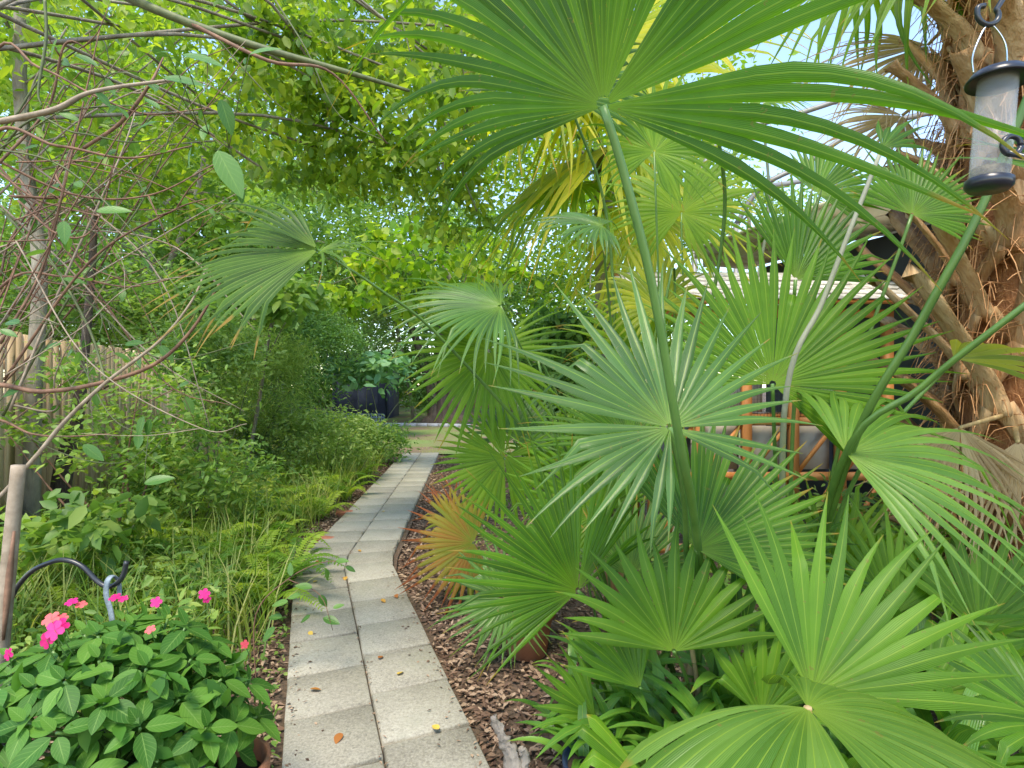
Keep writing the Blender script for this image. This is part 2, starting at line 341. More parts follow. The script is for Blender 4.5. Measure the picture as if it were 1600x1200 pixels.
def tube(pts, rad, sides=7, caps=True, flat=1.0):
    p = np.asarray(pts, float); n = len(p); rad = np.broadcast_to(np.asarray(rad, float), (n,)) if np.ndim(rad) == 0 or len(np.atleast_1d(rad)) == n else np.interp(np.linspace(0, 1, n), np.linspace(0, 1, len(rad)), rad)
    T = units(np.gradient(p, axis=0)); ref = np.array([.31, .87, .38]) if abs(T[0] @ np.array([.31, .87, .38])) < .9 else np.array([1., 0, 0])
    A = []; u = unit(np.cross(T[0], ref))
    for t in T:
        u = unit(u - t * (u @ t)); A.append(u)
    A = np.array(A); B = np.cross(T, A); an = np.linspace(0, 2 * math.pi, sides, endpoint=False)
    v = p[:, None] + rad[:, None, None] * (A[:, None] * np.cos(an)[None, :, None] + flat * B[:, None] * np.sin(an)[None, :, None])
    v = v.reshape(-1, 3); i = np.arange(n - 1)[:, None] * sides; j = np.arange(sides)[None]; j2 = (j + 1) % sides
    f = np.stack([i + j, i + j2, i + sides + j2, i + sides + j], -1).reshape(-1, 4)
    if caps:
        return v, [f, np.arange(sides)[::-1][None], (np.arange(sides) + (n - 1) * sides)[None]]
    return v, f
def lathe(prof, c, n=28, M3=None):
    prof = np.asarray(prof, float); a = np.linspace(0, 2 * math.pi, n, endpoint=False); k = len(prof)
    v = np.stack([prof[:, 0][:, None] * np.cos(a), prof[:, 0][:, None] * np.sin(a), np.repeat(prof[:, 1][:, None], n, 1)], -1).reshape(-1, 3)
    if M3 is not None: v = v @ np.asarray(M3).T
    i = np.arange(k - 1)[:, None] * n; j = np.arange(n)[None]; j2 = (j + 1) % n
    return v + np.array(c, float), np.stack([i + j, i + j2, i + n + j2, i + n + j], -1).reshape(-1, 4)

# leaf templates: (along, across, down), triangles
OV_V = np.array([[0, 0, 0], [.22, -.40, .0], [.22, 0, -.06], [.22, .40, .0], [.6, -.40, -.03], [.6, 0, -.09], [.6, .40, -.03], [1, 0, -.20]], float)
OV_F = np.array([[0, 2, 1], [0, 3, 2], [1, 2, 5], [1, 5, 4], [2, 3, 6], [2, 6, 5], [4, 5, 7], [5, 6, 7]])
DI_V = np.array([[0, 0, 0], [.45, -.5, .04], [1, 0, -.1], [.45, .5, .04]], float); DI_F = np.array([[0, 2, 1], [0, 3, 2]])
def leaves(pos, dirs, nrm, ln, wd, tpl='o'):
    TV, TF = (OV_V, OV_F) if tpl == 'o' else (DI_V, DI_F)
    n = len(pos); ln = np.broadcast_to(ln, (n,)); wd = np.broadcast_to(wd, (n,))
    d = units(dirs); s = units(np.cross(d, nrm)); up = np.cross(s, d)
    v = pos[:, None] + d[:, None] * (TV[:, 0][None] * ln[:, None])[..., None] + s[:, None] * (TV[:, 1][None] * wd[:, None])[..., None] + up[:, None] * (TV[:, 2][None] * ln[:, None])[..., None]
    f = TF[None] + (np.arange(n) * len(TV))[:, None, None]
    return v.reshape(-1, 3), f.reshape(-1, 3), len(TV)
def cloud(n, ells, clump=.22, nclump=60, flat=.5, seed=0, shell=.55):
    """clumped points inside a set of ellipsoids -> positions, clump ids"""
    r = np.random.default_rng(seed); vol = np.array([e[1][0] * e[1][1] * e[1][2] for e in ells]); pr = vol / vol.sum()
    k = r.choice(len(ells), nclump, p=pr); u = units(r.normal(size=(nclump, 3))); rad = shell + (1 - shell) * r.random(nclump) ** .6
    rad = np.where(r.random(nclump) < .25, r.random(nclump) ** .5, rad)
    C = np.array([e[0] for e in ells])[k] + u * rad[:, None] * np.array([e[1] for e in ells])[k]
    S = np.array([np.mean(e[1]) for e in ells])[k] * clump * r.uniform(.6, 1.5, nclump)
    j = r.integers(0, nclump, n); q = r.normal(size=(n, 3)) * .62; q[:, 2] *= flat + .3
    return C[j] + q * S[j][:, None], j, C, S
def crown(n, ells, ln, ratio=.5, tpl='d', seed=0, hang=.3, clump=.22, nclump=60, flat=.5, shell=.55, ymin=None):
    r = np.random.default_rng(seed + 1); pos, j, C, S = cloud(n, ells, clump, nclump, flat, seed, shell)
    keep = pos[:, 2] > .05
    if ymin is not None: keep &= pos[:, 1] > ymin
    pos, j = pos[keep], j[keep]; n = len(pos)
    dirs = r.normal(size=(n, 3)); dirs[:, 2] = dirs[:, 2] * .5 - hang
    nrm = r.normal(size=(n, 3)) * .75 + np.array([0, 0, 1.0])
    L_ = ln * r.uniform(.6, 1.3, n); v, f, k = leaves(pos, dirs, nrm, L_, L_ * ratio, tpl)
    ct = r.random(nclump); t = np.clip(.55 * ct[j] + .45 * r.random(n), 0, 1)
    return (v, f), {'tint': np.repeat(t, k)}, C

def tree(name, label, cat, base, trunk_pts, trunk_r, ells, n, ln, mat, bark='bark', ratio=.5, tpl='d', seed=0, hang=.3, clump=.22, nclump=60, limbs=8, group=None, flat=.5, shell=.55, ymin=None, crown_name='crown', limb_r=.35, stems=None):
    t = thing(name, label, cat, base, group)
    vf, at, C = crown(n, ells, ln, ratio, tpl, seed, hang, clump, nclump, flat, shell, ymin)
    kind(part(crown_name, vf, mat, t, at), 'stuff')
    rr = np.random.default_rng(seed + 7)
    if trunk_pts is not None:
        tp = spline(trunk_pts, 20); part('trunk', tube(tp, trunk_r, 9), bark, t)
        r1 = trunk_r[-1] if hasattr(trunk_r, '__len__') else trunk_r
        for c in C[rr.permutation(len(C))[:limbs]]:
            s = tp[rr.integers(len(tp) // 2, len(tp))]; m = (s + c) / 2 + rr.normal(size=3) * .08 * np.linalg.norm(c - s) + np.array([0, 0, .1 * np.linalg.norm(c - s)])
            part('limb', tube(spline([s, m, c], 12), [r1 * limb_r * 2, r1 * .15], 5), bark, t)
    for sp in (stems or []):
        part('stem', tube(spline(sp[0], 14), sp[1], 6), bark, t)
    return t

# ------------------------------------------------------------------ fan palms
def fan_mesh(name, hub, d, n, R, spread=300, nseg=44, fuse=.5, cup=.0, droop=.3, dstart=.5, seed=0, fold=.5, side=.72, m=13, jit=.5, off=None, split=True):
    r = np.random.default_rng(seed); d = unit(d); n = unit(n - d * (n @ d)); s = np.cross(d, n)
    S = R_(spread); th = np.linspace(-S / 2, S / 2, nseg); dl = th[1] - th[0]
    th = th + r.normal(size=nseg) * dl * .04
    Ri = R * (side + (1 - side) * np.cos(th / (S / 2) * math.pi / 2)) * r.uniform(.84, 1.07, nseg)
    t = np.linspace(.02, 1, m); T = t[None]
    u = np.cos(th)[:, None] * d + np.sin(th)[:, None] * s
    u = u * math.cos(cup) + n * math.sin(cup); v = -np.sin(th)[:, None] * d + np.cos(th)[:, None] * s
    Rf = R * fuse * (.8 + .2 * np.cos(th)) * r.uniform(.93, 1.05, nseg)
    tf = Rf / Ri
    dr_i = droop * (1 + jit * r.normal(size=nseg) * .45)
    com = droop * np.clip(T - dstart, 0, 1) ** 1.2 * 1.6
    ind = (dr_i[:, None] - droop) * np.clip(T - np.maximum(tf[:, None], dstart), 0, 1) ** 1.1 * 2.0
    g = np.maximum(com + ind, 0)
    kink = (r.random(nseg) < .2 * min(1, jit * 2)) ; kt = r.uniform(.6, .85, nseg)
    g = g + np.where(kink[:, None] & (T > kt[:, None]), r.uniform(.4, 1.6, nseg)[:, None], 0)
    D = units(u[:, None] + g[..., None] * np.array([0, 0, -1.0])); step = np.diff(np.concatenate([[0], t]))
    Pc = hub + np.cumsum(D * (Ri[:, None] * step[None])[..., None], 1)
    lat = r.normal(size=nseg) * .17 * jit * 2
    Pc = Pc + v[:, None] * (lat[:, None] * np.clip(T - tf[:, None], 0, 1) ** 2 * R)[..., None]
    rr_ = Ri[:, None] * T; td = math.tan(dl / 2) * 1.03
    free = np.clip((rr_ - Rf[:, None]) / (Ri - Rf)[:, None], 0, 1)
    hw = np.where(rr_ < Rf[:, None], rr_ * td, Rf[:, None] * td * (1 - free ** 1.15) * (1 - .12 * free) + .0006)
    tw = (r.normal(size=nseg) * .5 * jit)[:, None] * free
    nn = np.cross(D, v[:, None] * np.ones_like(D)); nn = units(nn) * np.sign((nn @ n).mean() + 1e-9)
    vv = units(v[:, None] * np.cos(tw)[..., None] + nn * np.sin(tw)[..., None])
    sg = fold * hw
    q = np.stack([Pc - vv * hw[..., None], Pc + nn * sg[..., None], Pc + vv * hw[..., None]], 2)   # nseg,m,3,3
    verts = q.reshape(-1, 3)
    a = np.arange(nseg)[:, None, None] * m * 3; b = np.arange(m - 1)[None, :, None] * 3; c = np.arange(2)[None, None]
    i0 = a + b + c; f = np.stack([i0, i0 + 1, i0 + 4, i0 + 3], -1).reshape(-1, 4)
    f = f.reshape(nseg, -1, 4)[r.random(nseg) > .035].reshape(-1, 4)
    tint = np.broadcast_to(r.random(nseg)[:, None, None], (nseg, m, 3)); al = np.broadcast_to(t[None, :, None], (nseg, m, 3))
    ac = np.broadcast_to(np.array([1, 0, 1.])[None, None], (nseg, m, 3))
    if off is not None: verts = verts - off
    return mesh(name, verts, f, {'tint': tint, 'along': al, 'across': ac})
SEED = [100]
def fan(parent, hub, a, el, Rpx, mat, nh=(0, -1, .3), spread=300, nseg=44, fuse=.5, droop=.3, dstart=.5, base=None, via=(), sr=(.012, .008), stalk='stalk', jit=.5, cup=0., fold=.52, side=.72, label=None, tail=True):
    """hub = (px, py, depth); a = image direction of the leaf's middle; el = how far it leans away"""
    SEED[0] += 1
    h = P(*hub) if len(hub) == 3 else hub
    R = Rpx * hub[2] / FPX
    d = V(math.cos(R_(a)) * math.cos(R_(el)), math.sin(R_(el)), math.sin(R_(a)) * math.cos(R_(el)))
    me = fan_mesh('leaf', h, d, unit(nh), R, spread, nseg, fuse, cup, droop, dstart, SEED[0], fold, side, jit=jit, off=h)
    off = np.array(parent.location); o = link('leaf', me, mat, parent, h - off)
    if label: o['label'] = label
    if base is not None:
        pts = [base] + [P(*q) for q in via]
        if tail and not via: pts.append(base + (h - base) * .6 + V(0, 0, .12) * np.linalg.norm(h - base) * .3)
        pts.append(h)
        part('leaf_stalk', tube(spline(pts, 26), list(sr), 7, flat=.7), stalk, o)
    return o

# ================================================================== THE GROUND
def lin(a, b, n): return np.linspace(a, b, n)
gx = np.concatenate([lin(-90, -12, 14), lin(-11, 7, 90), lin(8, 90, 14)]); gy = np.concatenate([lin(-12, 0, 8), lin(.4, 14, 80), lin(15, 140, 30)])
GX, GY = np.meshgrid(gx, gy); rg = np.random.default_rng(3)
def bumpz(x, y): return .018 * np.sin(x * 3.1 + 1.3 * np.sin(y * 1.7)) * np.sin(y * 2.7 + .6) - .012
GZ = bumpz(GX, GY)
nx, ny = len(gx), len(gy); ii = (np.arange(ny - 1)[:, None] * nx + np.arange(nx - 1)[None])
gf = np.stack([ii, ii + 1, ii + nx + 1, ii + nx], -1).reshape(-1, 4)
kind(link('ground', mesh('ground', np.stack([GX, GY, GZ], -1).reshape(-1, 3), gf), 'ground'), 'structure')
lv = np.array([[-3.6, 12.4], [-.6, 12.3], [2.2, 12.9], [7, 16], [14, 45], [-14, 45], [-9.2, 20], [-5, 14]]); 
kind(link('lawn', mesh('lawn', np.column_stack([lv, np.full(len(lv), .03)]), np.arange(len(lv))[None]), 'lawn'), 'structure')

# path of concrete pavers, two abreast
sr_ = np.array([(-.15, 1.15), (-.54, 2.29), (-1.363, 4.53), (-1.44, 5.0), (-2.0, 12.25)]); br_ = np.concatenate([sr_ + np.array([.385, .0]) * np.array([[1.05], [1.05], [1.02], [1.0], [1.0]]), (sr_ - np.array([.385, .0]))[::-1]])
bed = kind(link('path', mesh('path', np.column_stack([br_, np.full(len(br_), .012)]), np.arange(len(br_))[None]), 'ground'), 'structure')
def paver_mesh():
    s, b, zt, zb = .1975, .008, .054, -.02
    q = lambda h, z: [[-h, -h, z], [h, -h, z], [h, h, z], [-h, h, z]]
    v = q(s, zb) + q(s, zt - b) + q(s - b, zt); f = []
    for k in (0, 4):
        for i in range(4): f.append([k + i, k + (i + 1) % 4, k + 4 + (i + 1) % 4, k + 4 + i])
    f.append([8, 9, 10, 11]); me = mesh('paver', v, np.array(f), smooth=False); me.materials.append(M['paver']); return me
pav = paver_mesh(); PIT = .412; seam = []
pos = V(-.54, 2.29) - V(-.355, .935) * PIT * 3; row = 0
while pos[1] < 12.1:
    y = pos[1]; hd = R_(20.8 if y < 4.3 else (12.5 if y < 4.75 else 4.4)); u = V(-math.sin(hd), math.cos(hd)); s = V(u[1], -u[0])
    seam.append(pos.copy())
    for k, sx in enumerate((-1, 1)):
        c = pos + s * sx * .2022 + u * (PIT / 2 + (.085 if sx > 0 and y < 4.5 else .02 * sx) + random.uniform(-.006, .006))
        link('paver', pav, None, bed, (c[0], c[1], random.uniform(-.004, .004)), (random.uniform(-.006, .006), random.uniform(-.006, .006), hd + random.uniform(-.012, .012)))
    pos = pos + u * PIT; row += 1
seam = np.array(seam)
def pathdist(xy): return np.abs(xy[:, 0] - np.interp(xy[:, 1], seam[:, 1], seam[:, 0])) * np.where(xy[:, 1] < 4.5, .935, 1)

# mulch chips and dead leaves
n = 42000; xy = np.column_stack([np.zeros(n), 1.5 + 10.5 * rng.random(n) ** 1.4]); xy[:, 0] = np.interp(xy[:, 1], seam[:, 1], seam[:, 0]) + rng.choice([-1, 1], n) * (.42 + 1.5 * rng.random(n) ** 1.4); xy = xy[pathdist(xy) > .43 + .03 * rng.random(n)]
n = len(xy); pz = np.column_stack([xy, bumpz(xy[:, 0], xy[:, 1]) + rng.uniform(.004, .028, n)])
v, f, k = leaves(pz, np.column_stack([rng.normal(size=(n, 2)), rng.normal(size=n) * .25]), rng.normal(size=(n, 3)) * .3 + V(0, 0, 1), rng.uniform(.02, .065, n), rng.uniform(.010, .03, n), 'd')
o = link('mulch_litter', mesh('mulch_litter', v, f, {'tint': np.repeat(rng.random(n), k)}), 'litter'); kind(o, 'stuff'); tag(o, 'brown bark mulch and dead leaves beside the paver path', 'mulch')

n = 700; yy_ = 1.6 + 10 * rng.random(n) ** 1.3; sd9 = rng.choice([-1, 1], n); xx_ = np.interp(yy_, seam[:, 1], seam[:, 0]) + sd9 * (.40 - .16 * rng.random(n) ** 3)
cr_ = rng.random(n) < .25; xx_ = np.where(cr_, np.interp(yy_, seam[:, 1], seam[:, 0]) + rng.normal(size=n) * .012, xx_)
v, f, k = leaves(np.column_stack([xx_, yy_, rng.uniform(.056, .062, n)]), np.column_stack([rng.normal(size=(n, 2)), rng.normal(size=n) * .1]), rng.normal(size=(n, 3)) * .15 + V(0, 0, 1), rng.uniform(.008, .032, n), rng.uniform(.004, .015, n), 'd')
o = link('path_litter', mesh('path_litter', v, f, {'tint': np.repeat(rng.random(n), k)}), 'litter'); kind(o, 'stuff'); tag(o, 'bark crumbs and bits of leaf scattered along the paver edges', 'litter')
# ------------------------------------------------------------------ far end: kerb, shed, fence, lattice
ke = thing('stone_edging', 'low pale grey stone edging across the lawn past the path end', 'edging', (-3, 20, 0))
kp = spline([P(500, 668, 20.2), P(600, 660, 20.6), P(680, 664, 20.4), P(745, 668, 19.8)], 40); kp[:, 2] = .02
for i in range(0, 36, 3):
    a, b = kp[i].copy(), kp[i + 3].copy(); b = a + (b - a) * .96; a[2] = b[2] = .06
    part('stone', beam(a, b, .20, .16), 'kerb', ke, smooth=False)
sh = thing('garden_shed', 'dark navy shed wall half hidden behind shrubs past the lawn', 'shed', tuple(P(563, 650, 25) * V(1, 1, 0)))
sx, sy = sh.location[0], sh.location[1]
part('wall', box((sx, sy + 1.2, 1.45), (2.6, 2.2, 2.9)), 'shed', sh, smooth=False)
part('roof', MB().add(box((sx, sy + 1.15, 2.98), (3.0, 2.7, .12))).get(), 'shed', sh, smooth=False)
part('door', box((sx + .3, sy + .07, 1.05), (.95, .06, 2.0)), 'shed', sh, smooth=False)
for x in (-1.26, 1.26): part('corner_trim', box((sx + x, sy + .08, 1.45), (.1, .06, 2.9)), 'shed', sh, smooth=False)
la = thing('border_fence', 'low blue-grey wire border fence in front of the navy shed', 'border fence', (-6, 22, 0))
lp0, lp1 = P(505, 655, 22), P(600, 655, 22); lp0[2] = lp1[2] = 0
for i in range(25):
    q = lp0 + (lp1 - lp0) * i / 24; part('picket', box(q + V(0, 0, .2), (.035, .03, .40)), 'lattice', la, smooth=False)
for z in (.12, .27, .40): part('rail', beam(lp0 + V(0, -.03, z), lp1 + V(0, -.03, z), .025, .03), 'lattice', la, smooth=False)
ff = thing('far_fence', 'reddish brown board fence beyond the sunny far lawn', 'fence', (2, 36, 0))
for i in range(70):
    part('board', box((-5.5 + i * .16, 36, .95), (.15, .03, 1.9 + random.uniform(-.02, .02))), 'fence_far', ff, smooth=False)
for z in (.4, 1.5): part('rail', box((.05, 35.95, z), (11.2, .05, .09)), 'fence_far', ff, smooth=False)

# left picket fence
fn = thing('picket_fence', 'tall tan wooden privacy fence along the shady left border', 'fence', (-4.3, 3.8, 0))
f0, f1 = V(-4.25, 3.6, 0), V(-9.6, 21, 0); fd = unit(f1 - f0); fl = np.linalg.norm(f1 - f0); frz = math.atan2(fd[1], fd[0]); fnn = V(fd[1], -fd[0], 0)
pk = []
for k in range(3):
    v, _ = box((0, 0, 1.06), (.138, .02, 2.12)); top = v[:, 2] > 1
    v2 = np.concatenate([v, v[top] * V(.55, 1, 1) + V(0, 0, .05)]); me = mesh('picket', np.asarray(v), BOXF, smooth=False); me.materials.append(M['fence']); pk.append(me)
N_P = int(fl / .146)
for i in range(N_P):
    c = f0 + fd * (i + .5) * .146; link('picket', pk[i % 3], None, fn, c - V(*fn.location) + V(0, 0, random.uniform(-.03, .02)), (random.uniform(-.008, .008), random.uniform(-.008, .008), frz))
for z in (.35, 1.1, 1.8): part('rail', beam(f0 - fnn * .04 + V(0, 0, z), f1 - fnn * .04 + V(0, 0, z), .04, .09), 'fence', fn, smooth=False)
for i in range(0, 8): c = f0 + fd * (.1 + i * 2.4) - fnn * .1; part('post', box(c + V(0, 0, 1.0), (.09, .09, 2.0), frz), 'fence', fn, smooth=False)

# ------------------------------------------------------------------ house, pool cage
hu = V(.355, -.935, 0); hi = V(.935, .355, 0); E0 = V(2.6, 7.3, 0); HL = 7.4
ho = thing('house', 'house with cream eave above a dark grey wall behind the palms', 'house', tuple(E0))
def hp(a, b, z): return E0 + hu * a + hi * b + V(0, 0, z)
def hbox(a0, a1, b0, b1, z0, z1): return box(hp((a0 + a1) / 2, (b0 + b1) / 2, (z0 + z1) / 2), (a1 - a0, b1 - b0, z1 - z0), M3=np.stack([hu, hi, V(0, 0, 1)], 1))
part('wall', hbox(.3, HL, .75, 6, 0, 3.20), 'wall', ho, smooth=False)
g = part('gutter', MB().add(hbox(-.1, HL, -.10, .0, 3.32, 3.44)).add(hbox(-.1, HL, -.13, -.08, 3.42, 3.46)).get(), 'cream', ho, smooth=False)
part('fascia', hbox(-.05, HL, .002, .04, 3.20, 3.42), 'cream', ho, smooth=False)
for i in range(24): part('soffit_panel', hbox(-.05 + i * .31, -.05 + i * .31 + .298, .045, .748, 3.225 + .006 * (i % 2), 3.24 + .006 * (i % 2)), 'cream', ho, smooth=False)
rv = np.array([hp(-.15, -.04, 3.45), hp(HL, -.04, 3.45), hp(HL, 6, 4.35), hp(-.15, 6, 4.35)]); rv = np.concatenate([rv, rv + V(0, 0, .04)])
part('roof', (rv, np.array([[0, 3, 2, 1], [4, 5, 6, 7], [0, 1, 5, 4], [1, 2, 6, 5], [2, 3, 7, 6], [3, 0, 4, 7]])), 'roof', ho, smooth=False)
part('wall_trim', hbox(.28, HL, .70, .748, 2.55, 2.68), 'cream', ho, smooth=False)
for a in (1.2, 3.1, 5.0): part('post', hbox(a, a + .1, .66, .747, 0, 2.55), 'wall', ho, smooth=False)

cg = thing('screen_enclosure', 'grey aluminium pool cage beams arching against the blue sky', 'enclosure', tuple(P(1125, 600, 9.6) * V(1, 1, 0)))
for pts in ([(1085, 290, 9.6), (1130, 215, 9.6), (1240, 180, 9.3), (1360, 142, 9.0), (1460, 120, 8.8)], [(1150, 350, 9.9), (1190, 292, 9.7), (1260, 255, 9.5), (1340, 205, 9.2), (1480, 170, 9.0)],
            [(1130, 218, 9.6), (1158, 196, 10.2), (1260, 120, 11)], [(1190, 292, 9.7), (1240, 285, 10.3), (1330, 270, 11)]):
    part('beam', tube(spline([P(*q) for q in pts], 24), .045, 4), 'alu', cg, smooth=False)
for q in ((1085, 290, 9.6), (1150, 350, 9.9)):
    a = P(*q); part('post', beam(a * V(1, 1, 0), a, .07, .07, (1, 0, 0)), 'alu', cg, smooth=False)

# ------------------------------------------------------------------ cedar aviary
cp = thing('wooden_aviary', 'orange cedar aviary with wire mesh sides and pale shingled roof', 'aviary', (2.4, 5.1, 0))
X0, X1, Y0, Y1 = 1.28, 3.42, 4.95, 5.65
px_ = lin(X0, X1, 6)
for x in px_:
    part('post', box((x, Y0, 1.16), (.075, .075, 2.28)), 'coop', cp, smooth=False)
for x in (X0, X1): part('post', box((x, Y1, 1.26), (.075, .075, 2.5)), 'coop', cp, smooth=False)
for z in (.12, .78, 1.28, 2.26):
    for a, b in zip(px_[:-1], px_[1:]): part('rail', box(((a + b) / 2, Y0 + .004, z), (b - a - .078, .055, .07)), 'coop', cp, smooth=False)
for z in (.12, 1.28, 2.4): part('rail', box(((X0 + X1) / 2, Y1, z), (X1 - X0 - .08, .05, .07)), 'coop', cp, smooth=False)
for a, b in zip(px_[:-1], px_[1:]):
    m = MB(); nn_ = 14
    for i in range(1, nn_): m.add(box((a + (b - a) * i / nn_, Y0 + .045, 1.76), (.0022, .0022, .9)))
    for i in range(1, 28): m.add(box(((a + b) / 2, Y0 + .047, 1.32 + i * .032), (b - a - .08, .0022, .0022)))
    kind(part('wire_mesh', m.get(), 'mesh', cp, smooth=False), 'stuff')
    for (zz0, zz1) in ((.18, .74), (.82, 1.24)):
        part('brace', beam((a + .05, Y0 + .01, zz0), (b - .05, Y0 + .01, zz1), .02, .035), 'coop', cp, smooth=False)
    part('nest_panel', box(((a + b) / 2, Y0 + .09, 1.03), (b - a - .1, .012, .40)), 'interior' if int(a * 10) % 2 else 'wall', cp, smooth=False)
part('shelf', box(((X0 + X1) / 2, 5.3, 1.32), (X1 - X0 - .1, .5, .03)), 'coop', cp, smooth=False)
part('nest_box', box((2.2, 5.35, 1.50), (.4, .3, .30)), 'interior', cp, smooth=False)
part('nest_box', box((3.05, 5.4, 1.56), (.3, .3, .42)), 'interior', cp, smooth=False)
part('perch', tube(spline([(1.4, 5.3, 1.8), (2.3, 5.2, 1.86), (3.3, 5.35, 1.78)], 14), .025, 7), 'bark', cp)
sl_a, sl_b = V(0, 4.72, 2.33), V(0, 5.85, 2.80); sdir = unit(sl_b - sl_a)
part('roof_deck', beam(sl_a + V(2.35, 0, 0), sl_b + V(2.35, 0, 0), 2.5, .03, (0, 0, 1)), 'coop', cp, smooth=False)
sm, _ = box((0, 0, 0), (.145, .30, .014)); sme = mesh('shingle', sm, BOXF, smooth=False); sme.materials.append(M['shingle'])
sang = math.atan2(sdir[2], sdir[1])
for r_ in range(6):
    for c_ in range(17):
        c = sl_a + sdir * (.10 + r_ * .185) + V(1.13 + c_ * .152 + (.07 if r_ % 2 else 0), 0, .032 + random.uniform(0, .01))
        link('shingle', sme, None, cp, c - V(*cp.location), (sang - .07, random.uniform(-.02, .02), random.uniform(-.03, .03)))

# ------------------------------------------------------------------ background trees and shrubs
def tr(name, label, pxc, pyc, d, rx, ry, n, ln, mat, seed, trunk=.22, extra=(), rd=None, bpx=None, **k):
    c = P(pxc, pyc, d); s = d / FPX; base = V(c[0] if bpx is None else (bpx - 800) * s, c[1], 0)
    ells = [(c, V(rx * s, rd or rx * s * .8, ry * s))] + [(P(a, b, dd), V(x * dd / FPX, x * dd / FPX * .8, y * dd / FPX)) for a, b, dd, x, y in extra]
    top = c + V(0, 0, ry * s * .2); mid = (base + top) / 2 + V(.15 * trunk * 5, 0, 0)
    return tree(name, label, 'tree', tuple(base), [base, mid, top], [trunk, trunk * .45], ells, n, ln, mat, seed=seed, **k)
GT = 'tall trees beyond the garden'
for (nm, lb, a, b, d, rx, ry, n_, ln, mt, sd_) in [
    ('tall_tree', 'tall pale green tree rising behind the left fence', 60, 170, 19, 330, 430, 22000, .30, 'far', 1),
    ('tall_tree', 'tall soft green tree behind the navy shed', 400, 150, 27, 300, 420, 24000, .36, 'far', 2),
    ('tall_tree', 'tall light green tree beyond the lawn past the path end', 690, 130, 32, 300, 400, 24000, .42, 'far', 3),
    ('tall_tree', 'yellow green tree behind the weeping yellow palm', 930, 230, 26, 200, 330, 16000, .34, 'lime', 4),
    ('tall_tree', 'dense green tree overtopping the tan privacy fence', 220, 330, 14, 260, 250, 20000, .20, 'mid', 5),
    ('tall_tree', 'leafy green tree between the privacy fence and navy shed', 430, 400, 18, 180, 170, 15000, .22, 'mid', 6)]:
    tr(nm, lb, a, b, d, rx, ry, n_, ln, mt, sd_, nclump=110, limbs=10, group=GT, trunk=.3, clump=.2)
for (a, b, d, sd_, lb) in ((-60, 420, 10, 81, 'leafy green hedge tree behind the near fence boards'), (130, 470, 12, 82, 'leafy green hedge tree behind the middle fence boards'), (300, 490, 17, 83, 'leafy green hedge tree behind the far fence boards')):
    tr('hedge_tree', lb, a, b, d, 170, 110, 7000, .13, 'mid', sd_, nclump=90, limbs=6, group='hedge trees behind the fence', trunk=.1)
for (a, b, d, sd_, lb) in ((-150, 480, 34, 91, 'pale leafy tree far behind the near fence end'), (120, 490, 36, 92, 'pale leafy tree far behind the fence middle'), (330, 500, 38, 93, 'pale leafy tree far behind the dense dark shrub'), (480, 505, 40, 94, 'pale leafy tree far behind the navy shed wall'), (660, 505, 44, 95, 'pale leafy tree far behind the multi-stemmed tree'), (840, 500, 44, 96, 'pale leafy tree rising behind the reddish far fence'), (990, 490, 42, 97, 'pale leafy tree far behind the weeping palm')):
    tr('far_tree', lb, a, b, d, 150, 115, 8000, .36, 'far', sd_, nclump=90, limbs=4, group='far trees along the back of the garden', trunk=.2)
for i_, (a, lb) in enumerate(((230, 'rounded hedge bush far behind the fence end'), (360, 'rounded hedge bush behind the pale feathery shrub'), (480, 'rounded hedge bush behind the navy shed'), (610, 'rounded hedge bush behind the blue green tree'), (720, 'rounded hedge bush behind the multi-stemmed tree'), (860, 'rounded hedge bush beside the reddish far fence'), (1000, 'rounded hedge bush behind the weeping palm'))):
    c_ = P(a, 585, 39); t_ = tree('hedge_bush', lb, 'bush', (c_[0], c_[1], 0), None, 0, [(c_ * V(1, 1, 0) + V(0, 0, 2.0), V(4.2, 2.4, 2.4))], 6000, .34, 'far', seed=200 + i_, nclump=80, group='hedge bushes along the back', crown_name='foliage', stems=[([c_ * V(1, 1, 0), c_ * V(1, 1, 0) + V(.2, 0, 1.0), c_ * V(1, 1, 0) + V(.1, 0, 2.2)], [.12, .05])])
tr('far_hedge_tree', 'small pale tree beyond the house roof under the sky', 1170, 345, 30, 150, 45, 5000, .25, 'far', 7, nclump=40, limbs=4)
tr('far_hedge_tree', 'dark green tree standing by the reddish far fence', 830, 520, 30, 120, 110, 9000, .28, 'mid', 8, nclump=60, limbs=5)
tr('bluegreen_tree', 'blue green fine leaved tree beside the navy shed', 610, 490, 23, 115, 85, 12000, .16, 'blue', 9, nclump=80, limbs=6, ratio=.35, trunk=.10, bpx=648)
tr('heart_leaf_tree', 'yellow green broad leaved tree glowing over the path end', 690, 425, 9.5, 120, 80, 1500, .17, 'lime', 10, nclump=110, limbs=9, ratio=.85, tpl='o', trunk=.07, hang=.7, bpx=850, extra=[(600, 400, 9, 75, 40), (560, 450, 10, 60, 35), (800, 400, 9.5, 60, 70)])
tr('lilac_leaf_tree', 'fresh green tree with broad drooping leaves above the shrubs', 430, 470, 8.5, 90, 45, 650, .19, 'mid', 12, nclump=40, limbs=7, ratio=.7, tpl='o', trunk=.035, hang=.5, bpx=380)

